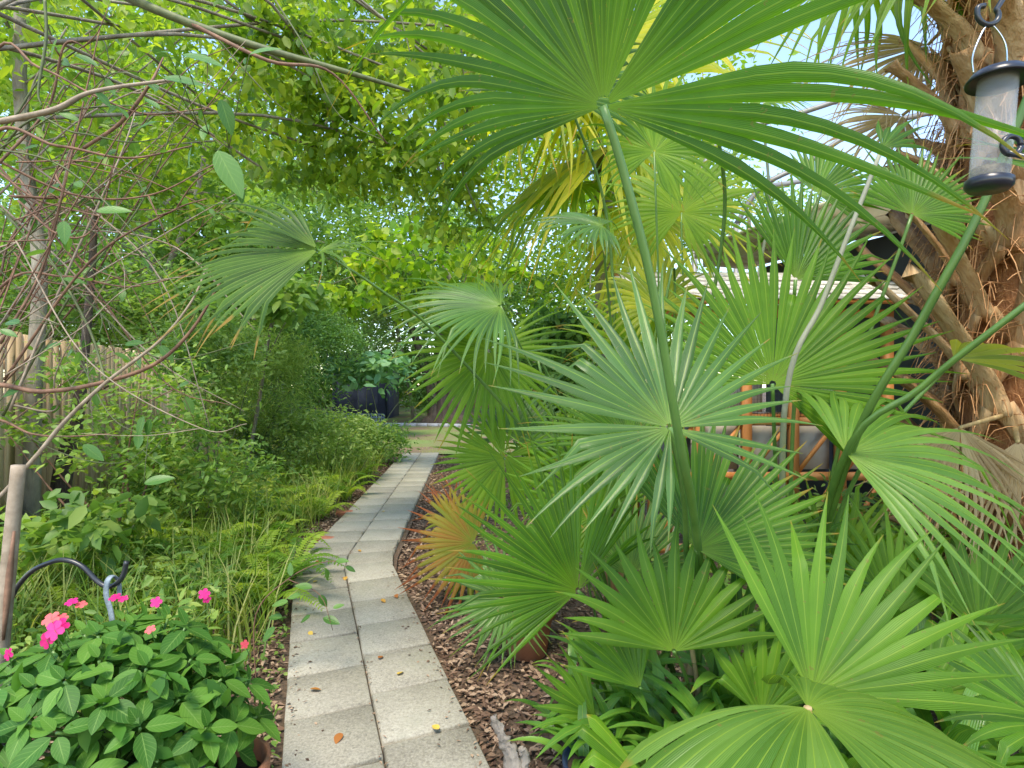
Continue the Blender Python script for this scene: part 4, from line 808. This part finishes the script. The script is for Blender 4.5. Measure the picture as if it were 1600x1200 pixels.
fan(C_, (1119, 165, 2.9), 60, 10, 80, 'palm_lime', (0, -.5, .85), 280, 30, .4, 1.0, .25, cb + V(.1, 0, 0), [(1122, 420, 3.2)], (.012, .010), stalk='stalk_dark')
fan(C_, (1194, 160, 2.9), 20, 10, 80, 'palm_lime', (0, -.5, .85), 260, 26, .35, 1.1, .25, cb + V(.15, 0, 0), [(1182, 440, 3.1)], (.010, .007), stalk='stalk_grey')
fan(C_, (1030, 480, 3.3), 110, 10, 150, 'palm_yellow', (0, -.7, .6), 250, 30, .4, .9, .3, cb, (), (.008, .006))
for (x, y, d, a, Rp, mt, sp, ns, dr) in ((985, 690, 3.0, 150, 170, 'palm', 240, 40, .35), (940, 800, 2.9, 130, 190, 'palm_bright', 230, 40, .3), (1010, 560, 3.4, 120, 160, 'palm_lime', 260, 38, .6), (870, 720, 3.6, 110, 120, 'palm_bright', 240, 36, .4)):
    fan(C_, (x, y, d), a, 4, Rp, mt, (0, -.85, .5), sp, ns, .42, dr, .38, cb + V((x - 960) / FPX * 1.2, 0, 0), (), (.009, .006), jit=.6)
# near right-hand palm
D, db = palm('fan_palm', 'young fan palm with broad glossy leaves beside the blue pot', (.92, 1.55, 0))
fan(D, (1262, 1106, 1.02), -4, -48, 470, 'palm_pale', (.05, .10, 1), 250, 36, .86, .60, .06, db, (), (.010, .008), jit=.2, fold=.22, cup=.05, stalk='stalk_tan', label='broad pleated pale green leaf by the palm stalks')
fan(D, (1268, 1085, 1.38), 44, 12, 340, 'palm_bright', (0, -.85, .5), 128, 16, .52, .14, .50, db, (), (.010, .008), jit=.3, side=.95, fold=.25, label='bright green leaf fanning up above the pleated leaf')
fan(D, (1640, 1130, 1.5), 150, 10, 230, 'palm', (0, -.6, .8), 150, 16, .5, .4, .4, V(1.5, 1.6, 0), (), (.009, .007))
# little coloured palm
E, eb = palm('small_palm', 'small fan palm with yellow and rusty red leaf by the path', tuple(P(712, 935, 4.1) * V(1, 1, 0)))
fan(E, (740, 848, 4.0), 186, -10, 128, 'palm_red', (.1, -.85, .4), 235, 30, .46, .22, .4, eb, (), (.008, .006), jit=.4, side=.9, label='yellow leaf with rusty red segments')
fan(E, (705, 815, 4.3), 110, 10, 70, 'palm_red', (0, -.8, .5), 160, 16, .4, .4, .3, eb, (), (.007, .005))
fan(E, (735, 880, 4.1), 250, -10, 70, 'palm_yellow', (0, -.8, .5), 160, 16, .4, .5, .3, eb, (), (.007, .005))

# weeping yellow palm behind
G, gb = palm('weeping_palm', 'tall weeping palm with yellow hanging leaf fingers behind the clump', (1.15, 6.7, 0), None)
part('trunk', tube(spline([gb, gb + V(.03, 0, 1.8), gb + V(-.02, -.05, 3.6), gb + V(0, -.1, 4.4)], 20), [.15, .13, .12], 12), 'bark', G)
gt = gb + V(0, -.1, 4.3)
for (x, y, d, a, Rp, mt, dr) in ((905, 118, 6.0, 150, 350, 'palm_yellow', 1.1), (985, 140, 6.2, 60, 330, 'palm_yellow', 1.2), (840, 165, 6.0, 190, 300, 'palm_yellow', 1.2), (950, 235, 6.1, 200, 330, 'palm_yellow', 1.3), (900, 290, 6.3, 190, 270, 'palm_lime', 1.3), (1010, 330, 6.0, 250, 260, 'palm_yellow', 1.3), (880, 60, 6.6, 120, 320, 'palm_lime', 1.0), (960, 60, 5.8, 240, 330, 'palm_yellow', 1.2)):
    fan(G, (x, y, d), a, 0, Rp, mt, (0, -.4, .9), 320, 40, .30, dr, .14, gt, (), (.018, .012), jit=.5, side=.85)

# ------------------------------------------------------------------ fibrous palm trunk at the right
S_, sb = palm('boot_palm', 'stout palm trunk covered in brown crossed leaf boots and fibre', (2.74, 2.9, 0), None)
part('trunk', tube(spline([sb + V(0, 0, -.05), sb + V(0, 0, .5), sb + V(0, 0, 2.2), sb + V(0, 0, 4.6)], 30), [.36, .28, .27, .26], 22), 'fibre', S_)
def boot_mesh(seed, L_):
    r = np.random.default_rng(seed); mb = MB()
    for s in (-1, 1): mb.add(tube(spline([(s * .155, -.035, -.20), (s * .10, .02, -.08), (s * .025, .055, .06)], 10), [.036, .046, .056], 6, flat=.34))
    tip = V(r.uniform(-.05, .05), .10 + L_ * r.uniform(.45, .62), .08 + L_ * r.uniform(.65, .85)); q = spline([(0, .05, .03), (0, .085, .16), (tip[0] * .6, .09 + (tip[1] - .09) * .5, .1 + tip[2] * .5), tip], 14)
    v, f = tube(q, [.082, .070, .058, .052], 6, flat=.30); v[-6:] += r.normal(size=(6, 3)) * .018; mb.add((v, f)); v, f = mb.get()
    v = v + np.sin(v[:, 2:3] * 37 + v[:, 0:1] * 50) * .0025; v = v + r.normal(size=v.shape) * .0022; me = mesh('leaf_boot', v, f, smooth=False); me.materials.append(M['boot']); return me
bm_ = [boot_mesh(i, l) for i, l in enumerate((.36, .48, .58, .42, .66))]
for k in range(104):
    an = k * 2.39996; z = .30 + k * .039; rad = .265
    a = an + math.pi; dirv = V(math.cos(a), math.sin(a), 0)
    link('leaf_boot', bm_[k % 5], None, S_, dirv * rad + V(0, 0, z), (random.uniform(-.10, .16), random.uniform(-.12, .12), a - math.pi / 2 + random.uniform(-.1, .1)), random.uniform(.92, 1.2))
mb = MB()
for k in range(2600):
    an = rng.uniform(0, 2 * math.pi); z = rng.uniform(.3, 4.0); q0 = sb + V(math.cos(an) * .28, math.sin(an) * .28, z); dv = V(math.cos(an), math.sin(an), 0) * rng.uniform(.02, .12) + V(-math.sin(an), math.cos(an), 0) * rng.normal() * .12
    mb.add(tube(spline([q0, q0 + dv + V(0, 0, rng.uniform(-.05, .08)), q0 + dv * 1.5 + V(0, 0, -rng.uniform(.02, .22))], 7), rng.uniform(.0012, .0034), 3, caps=False))
kind(part('fibre', mb.get(), 'strand', S_), 'stuff')
for (x, y, d, a, Rp, mt, dr, ns, sp) in ((1500, 668, 2.45, 262, 215, 'palm_dead', .5, 26, 130), (1590, 690, 2.4, 275, 240, 'palm_dead', .5, 24, 110), (1450, 70, 3.3, 205, 230, 'palm_dead', .9, 34, 150), (1440, -90, 3.2, 225, 290, 'palm_lime', .8, 22, 170), (1520, -160, 2.7, 215, 330, 'palm_lime', .7, 16, 150), (1340, -60, 3.6, 240, 220, 'palm_lime', .9, 22, 200), (1410, 180, 3.4, 200, 170, 'palm_dead', .9, 26, 150)):
    fan(S_, (x, y, d), a, 0, Rp, mt, (-.2, -.8, .5), sp, ns, .3, dr, .3, sb + V(-.15, -.1, P(x, y, d)[2] + (.05 if y > 300 else .15)), (), (.016, .010), stalk='stalk_tan', jit=.7, tail=False)

# ------------------------------------------------------------------ strap-leaved clumps under the palms
def strap_mesh(seed):
    r = np.random.default_rng(seed); m = 11; t = lin(0, 1, m); c = np.column_stack([t ** 1.5 * .62, r.normal() * .08 * t ** 2, t * .95 - .55 * t ** 2.4]); w_ = .038 * np.sin(np.clip(t * .93 + .1, 0, 1) * math.pi) ** .55 * np.where(t > .98, .1, 1)
    v = []; al = []; ac = []
    for k in range(m): v += [c[k] - V(0, w_[k], -.25 * w_[k]), c[k], c[k] + V(0, w_[k], .25 * w_[k])]; al += [t[k]] * 3; ac += [1, 0, 1]
    i = (np.arange(m - 1)[:, None] * 3 + np.arange(2)[None]); f = np.stack([i, i + 1, i + 4, i + 3], -1).reshape(-1, 4)
    me = mesh('blade', v, f, {'along': al, 'across': ac, 'tint': [r.random()] * len(al)}); me.materials.append(M['strap']); return me
stm = [strap_mesh(s) for s in range(6)]
for i, (x, y, d, s, lb) in enumerate(((960, 1120, 2.5, .50, 'strap leaved clump edging the mulch left of the palm stalks'), (1040, 1190, 2.2, .5, 'strap leaved clump in front of the main palm trunk'), (1150, 1120, 2.3, .62, 'strap leaved clump right of the main palm trunk'), (1400, 1000, 2.5, .75, 'dark strap leaved clump below the fibrous trunk'), (1540, 1020, 2.3, .8, 'dark strap leaved clump beside the fibrous trunk base'), (1250, 980, 2.6, .7, 'strap leaved clump between the two largest fan palms'), (1330, 1120, 2.0, .6, 'strap leaved clump behind the broad pleated leaf'), (890, 1090, 2.75, .34, 'small strap leaved tuft growing in the brown mulch'), (930, 1190, 2.15, .42, 'strap leaved tuft arching over the navy nursery pot'), (1000, 1130, 2.3, .5, 'strap leaved clump against the left side of the palm trunk'), (1110, 1160, 2.0, .5, 'bright strap leaved clump before the cut palm stalks'), (1480, 1150, 1.9, .7, 'strap leaved clump between the pleated leaf and trunk'))):
    c = P(x, 600, d); c[2] = 0; t = thing('strap_leaf_plant', lb, 'plant', tuple(c), 'strap leaved clumps under the palms')
    for k in range(24 if s > .4 else 14):
        link('blade', stm[(k + i) % 6], None, t, (random.uniform(-.05, .05), random.uniform(-.05, .05), -.01), (random.uniform(-.15, .15), random.uniform(-.5, .2), random.uniform(0, 6.28)), s * random.uniform(.95, 1.6))

# ------------------------------------------------------------------ pots
def pot(name, label, c, r0, r1, h, mat, soil=True):
    t = thing(name, label, 'pot', tuple(c)); c = V(*c)
    part('body', lathe([(0, 0), (r0, 0), (r0 + (r1 - r0) * .85, h * .82), (r0 + (r1 - r0) * .86, h * .83), (r1 * 1.08, h * .835), (r1 * 1.10, h), (r1 * 1.0, h), (r1 * .93, h * .84), (0.0, h * .84)], c + V(0, 0, .002)), mat, t)
    part('soil', lathe([(0, h * .86), (r1 * .80, h * .87), (r1 * .93, h * .862)], c, 20), 'soil', t); return t
pc = P(823, 1018, 3.28); pc[2] = 0; pot('terracotta_pot', 'round terracotta pot standing on the mulch right of the path', pc, .12, .165, .28, 'terra')
F_, fb = palm('small_palm', 'small blue green fan palm growing in the terracotta pot', tuple(pc + V(0, 0, .25)), 'fan palms right of the path')
fan(F_, (795, 936, 3.1), 178, -12, 112, 'palm_blue', (.1, -.85, .45), 290, 36, .5, .12, .45, fb, (), (.006, .004), jit=.3, side=.9)
fan(F_, (850, 880, 3.3), 80, 5, 90, 'palm', (0, -.8, .5), 220, 26, .5, .2, .45, fb, (), (.006, .004), jit=.3)
pc2 = P(935, 1265, 2.05); pc2[2] = 0; pot('nursery_pot', 'navy blue plastic nursery pot in front of the strap leaves', pc2, .09, .125, .20, 'bluepot')
# driftwood
dw = thing('driftwood', 'grey weathered driftwood stump poking up by the path edge', 'driftwood', tuple(P(795, 1225, 2.2) * V(1, 1, 0)))
dwb = V(*dw.location)
dv_, df_ = tube(spline([dwb + V(.03, 0, -.03), dwb + V(.01, 0, .12), P(784, 1150, 2.2), P(772, 1118, 2.2)], 30), [.05, .036, .026, .012], 12, flat=.55)
dv_ = dv_ + np.sin(dv_[:, 0:1] * 260 + dv_[:, 2:3] * 25) * .006 * V(1, 1, 0) + np.random.default_rng(2).normal(size=dv_.shape) * .0022
part('wood', (dv_, df_), 'drift', dw)
dv2, df2 = tube(spline([dwb + V(.02, 0, -.03), dwb + V(.06, 0, .10), P(812, 1168, 2.2)], 16), [.04, .03, .012], 10, flat=.5); part('splinter', (dv2 + np.random.default_rng(3).normal(size=dv2.shape) * .003, df2), 'drift', dw)
# bricks by the path
for (x, y, rz, lb) in ((538, 806, .3, 'half buried red brick in the mulch near the far ferns'), (506, 848, -.2, 'red brick lying at the path bend')):
    d = H * FPX / (y - 600); c = P(x, y, d); c[2] = .03
    v, f = box((0, 0, 0), (.2, .09, .06)); me = mesh('brick', np.asarray(v) * V(1, 1, 1), f, smooth=False); o = link('brick', me, 'brick', None, c, (.1, .05, rz)); bv = o.modifiers.new('b', 'BEVEL'); bv.width = .008; bv.segments = 2; tag(o, lb, 'brick')
# fallen leaves on the pavers
fl_ = leaf_near('fallen_leaf', 'fallen', .6)
for i, (x, y, lb) in enumerate(((532, 1147, 'round rusty brown fallen leaf on a near paver'), (686, 1141, 'yellow fallen leaf on the paver beside the driftwood'), (592, 1030, 'curled brown fallen leaf at the middle of a paver'), (484, 1078, 'small olive fallen leaf on a left paver'), (622, 1055, 'curled brown leaf on a paver joint'), (596, 937, 'tan fallen leaf on a right paver past the bend'), (618, 930, None), (493, 878, None), (495, 908, None), (483, 988, None), (540, 902, None), (655, 880, None), (560, 860, None), (600, 800, None))):
    d = (H - .06) * FPX / (y - 600); c = P(x, y, d); c[2] = .066
    o = link('fallen_leaf', fl_, None, None, c, (random.uniform(-.3, .3), random.uniform(-.2, .1), random.uniform(0, 6.28)), random.uniform(.045, .065)); tag(o, lb or 'small yellow brown dead leaf on the pavers near the bend', 'leaf', None if lb else 'dead leaves near the path bend')

# sprig hanging over the path
sg = thing('leafy_sprig', 'thin twig with a few green leaves reaching over the pavers', 'sprig', tuple(P(400, 1000, 2.9) * V(1, 1, 0)))
sg0 = V(*sg.location); sp = spline([sg0, P(400, 960, 2.9), P(450, 905, 2.9), P(500, 880, 2.9), P(545, 876, 2.9)], 24); part('twig', tube(sp, [.004, .002], 5), 'twig', sg); sp2 = spline([sp[12], P(500, 930, 2.88), P(520, 985, 2.85)], 12); part('twig', tube(sp2, [.003, .0015], 5), 'twig', sg)
sl_ = leaf_near('leaf', 'biglef', .5)
for (x, y, a, ln) in ((525, 876, 5, .07), (540, 885, -30, .06), (508, 890, -80, .08), (488, 918, 160, .09), (498, 930, -60, .08), (505, 965, -10, .10), (470, 930, 190, .08), (485, 962, 215, .07), (450, 940, 190, .09), (430, 980, 230, .10), (455, 900, 100, .07), (440, 965, 180, .09), (520, 950, 20, .06)):
    c = P(x, y, 2.88); link('leaf', sl_, None, sg, c - sg0, orient(V(math.cos(R_(a)), random.uniform(-.4, .4), math.sin(R_(a)) * .8), V(random.uniform(-.3, .3), -.5, .9)), ln)

# ------------------------------------------------------------------ potted pink impatiens
ib = P(205, 1200, 1.66); ib[2] = 0
ip = pot('grey_planter', 'tall grey plastic planter under the pink flowering plant', ib, .15, .20, .50, 'greypot')
tc = P(352, 1240, 1.72); tc[2] = 0; pot('terracotta_pot', 'terracotta pot partly hidden under the pink flowering plant', tc, .09, .12, .42, 'terra')
im = thing('flowering_plant', 'bushy potted plant with broad green leaves and pink flowers', 'plant', tuple(ib + V(0, 0, .42)))
imo = V(*im.location); il = leaf_near('leaf', 'impatiens', .54)
mc = P(175, 1140, 1.64); mr = V(.385, .34, .30); ros = []
tries = 0
while len(ros) < 66 and tries < 4000:
    tries += 1; u = unit(rng.normal(size=3))
    if u[2] < -.25 or u[1] > .75: continue
    q = mc + u * mr * rng.uniform(.86, 1.06)
    if all(np.linalg.norm(q - x[0]) > .092 for x in ros): ros.append((q, u))
for q, u in ros:
    nrm = unit(u * .7 + V(0, -.1, .8)); s = unit(np.cross(nrm, V(.3, .9, .2))); t2 = np.cross(nrm, s); ph = rng.uniform(0, 6.28)
    part('stem', tube(spline([imo + rng.normal(size=3) * V(.05, .05, .01), (imo + q) / 2 + V(0, 0, .04), q], 9), [.006, .004], 5), 'stalk', im)
    for k in range(5):
        an = ph + k * 2 * math.pi / 5 + rng.normal() * .2; dd = s * math.cos(an) + t2 * math.sin(an) + nrm * rng.uniform(-.25, .12); link('leaf', il, None, im, q + dd * .012 - imo, orient(dd, nrm + rng.normal(size=3) * .12), rng.uniform(.066, .108))
    link('leaf', il, None, im, q + nrm * .012 - imo, orient(nrm + s * .8, -s + nrm * .3), rng.uniform(.04, .06))
r9 = np.random.default_rng(77); uu = units(r9.normal(size=(900, 3))); uu = uu[(uu[:, 2] > -.5)]; pp = mc + uu * mr * r9.uniform(.55, .97, len(uu))[:, None]
dd9 = uu * .5 + r9.normal(size=uu.shape) * .6; v9, f9, k9 = leaves(pp, dd9, uu * .4 + r9.normal(size=uu.shape) * .3 + V(0, 0, .9), r9.uniform(.06, .10, len(uu)), r9.uniform(.035, .055, len(uu)) * .85, 'o')
kind(part('inner_foliage', (v9, f9), 'impatiens_in', im, {'tint': np.repeat(r9.random(len(uu)), k9)}), 'stuff')
def flower_mesh(mat):
    V_, F_l = [], []; r = np.random.default_rng(4)
    for k in range(5):
        an = k * 1.2566; n0 = len(V_); 
        for (a_, b_, z) in ((0, 0, 0), (.45, -.36, .08), (.85, -.34, .05), (1, 0, -.02), (.85, .34, .05), (.45, .36, .08), (.55, 0, .0)):
            V_.append([a_ * math.cos(an) - b_ * math.sin(an), a_ * math.sin(an) + b_ * math.cos(an), z + .03 * k]); 
        for i in range(6): F_l.append([n0 + 6, n0 + i, n0 + (i + 1) % 6])
    me = mesh('flower', V_, np.array(F_l), {'tint': r.random(len(V_))}); me.materials.append(M[mat]); return me
fp, fc = flower_mesh('pink'), flower_mesh('coral')
for (x, y, d, mt, s, nv) in ((86, 985, 1.50, fp, .034, (0, -1, .35)), (74, 1000, 1.50, fp, .030, (-.2, -1, .2)), (95, 978, 1.52, fp, .028, (.3, -1, .3)), (80, 968, 1.56, fc, .030, (0, -.7, .8)), (96, 966, 1.57, fc, .022, (.2, -.5, .9)), (112, 941, 1.75, fp, .030, (0, -.4, .9)), (127, 945, 1.76, fc, .026, (.2, -.4, .9)), (180, 934, 1.8, fp, .030, (0, -.4, .9)), (193, 936, 1.8, fp, .024, (0, -.5, .9)), (244, 941, 1.8, fp, .028, (.4, -.8, .4)), (319, 928, 1.9, fp, .030, (.5, -.8, .4)), (323, 936, 1.9, fp, .022, (.5, -.8, .2)), (235, 984, 1.65, fc, .024, (0, -.6, .8)), (382, 1007, 1.75, fc, .022, (.7, -.6, .3)), (14, 1022, 1.5, fp, .022, (-.3, -1, .2))):
    c = P(x, y, d); o = link('flower', mt, None, im, c - imo, V(0, 0, 0), s * (.66 if x > 100 else .8)); n_ = Vector(nv); o.rotation_euler = n_.to_track_quat('Z', 'Y').to_euler()
    part('flower_stalk', tube(spline([c, c + V(0, .02, -.06), mc + (c - mc) * .7], 7), .0016, 4), 'stalk', im)

# ------------------------------------------------------------------ black shepherd hook, strap hanger
sh_ = thing('garden_hook', 'black metal shepherd hook arching above the pink flowers', 'hook', tuple(P(3, 600, 1.95) * V(1, 1, 0)))
q0 = V(*sh_.location)
part('rod', tube(spline([q0 + V(0, 0, -.05), P(5, 1150, 1.95), P(12, 975, 1.95), P(20, 930, 1.95), P(48, 894, 1.95), P(84, 877, 1.95), P(108, 876, 1.95), P(130, 886, 1.95), P(150, 906, 1.95), P(166, 916, 1.95), P(180, 913, 1.95), P(192, 900, 1.95), P(198, 877, 1.95)], 84), .0088, 8), 'black', sh_)
hs = thing('hanger_strap', 'grey patterned plastic strap looped over the black garden hook', 'strap', tuple(P(172, 905, 1.94)))
pts = spline([P(187, 932, 1.965), P(185, 908, 1.962), P(176, 900, 1.945), P(168, 908, 1.925), P(166, 930, 1.92), P(173, 955, 1.915), P(176, 978, 1.91)], 36); part('strap', tube(pts, .0125, 8, flat=.35), 'ribbon', hs)
part('clip', tube([P(176, 974, 1.91), P(178, 1000, 1.92), P(182, 1060, 1.9)], .004, 6), 'black', hs)

# ------------------------------------------------------------------ tube bird feeder on its hook
fd_ = 1.16
bx_ = P(1545, 300, fd_); bfz0 = P(1545, 286, fd_)[2]; bfz1 = P(1545, 118, fd_)[2]; cx, cy = bx_[0], bx_[1]
bf = thing('bird_feeder', 'clear tube bird feeder with black lid hanging before the palm trunk', 'bird feeder', (cx, cy, bfz0))
hh = bfz1 - bfz0; c0 = V(cx, cy, bfz0)
tl = Matrix.Rotation(R_(5), 3, 'Y'); TL = np.array(tl)
part('tube', lathe([(.035, .0), (.035, hh), (.033, hh), (.033, 0)], c0, 32, TL), 'clear', bf)
part('lid', lathe([(0, hh - .004), (.044, hh - .006), (.055, hh - .015), (.0565, hh - .010), (.046, hh + .006), (.02, hh + .014), (0, hh + .016)], c0, 36, TL), 'plastic', bf)
part('base', lathe([(0, -.016), (.036, -.015), (.042, -.008), (.042, .006), (.0365, .009), (.0365, .004), (0, .004)], c0, 36, TL), 'plastic', bf)
part('seed', lathe([(0, .006), (.0325, .006), (.0325, .030), (.015, .036), (0, .034)], c0, 24, TL), 'seed', bf)
pa = c0 + V(.010, -.036, .062); ring = [pa + V(math.cos(a) * .019, -.006, math.sin(a) * .019) for a in lin(0, 6.2, 22)]
pt = part('feeding_port', tube(ring, .0055, 8), 'plastic', bf)
part('perch', tube(spline([pa + V(-.012, -.004, -.012), pa + V(.010, -.03, -.035), pa + V(.026, -.035, -.036), pa + V(.048, -.03, -.022)], 14), [.006, .005, .0035], 7), 'plastic', bf)
ht = P(1548, 44, fd_); part('bail', tube(spline([c0 + V(-.033, 0, hh + .004), c0 + V(-.034, 0, hh + .045), ht + V(-.012, 0, .002), ht + V(.004, 0, .006), c0 + V(.036, 0, hh + .065), c0 + V(.038, 0, hh)], 40), .0017, 6), 'chrome', bf)
hk = thing('feeder_hook', 'dark steel crook whose curl carries the bird feeder', 'hook', (1.62, 1.3, 0))
cc_ = P(1547, 22, fd_); cur = [cc_ + V(math.cos(a) * .029 * (1 - .03 * k), 0, math.sin(a) * .029 * (1 - .03 * k)) for k, a in enumerate(lin(R_(150), R_(395), 16))]
cur = [cc_ + V(-.012, 0, .018)] + cur
part('rod', tube(np.concatenate([spline(cur, 60), spline([P(1572, -10, fd_), P(1580, -70, fd_), V(1.2, 1.2, 2.62), V(1.5, 1.27, 2.66), V(1.62, 1.3, 2.4), V(1.62, 1.3, 1.2), V(1.62, 1.3, -.1)], 60)]), .0055, 8), 'black', hk)
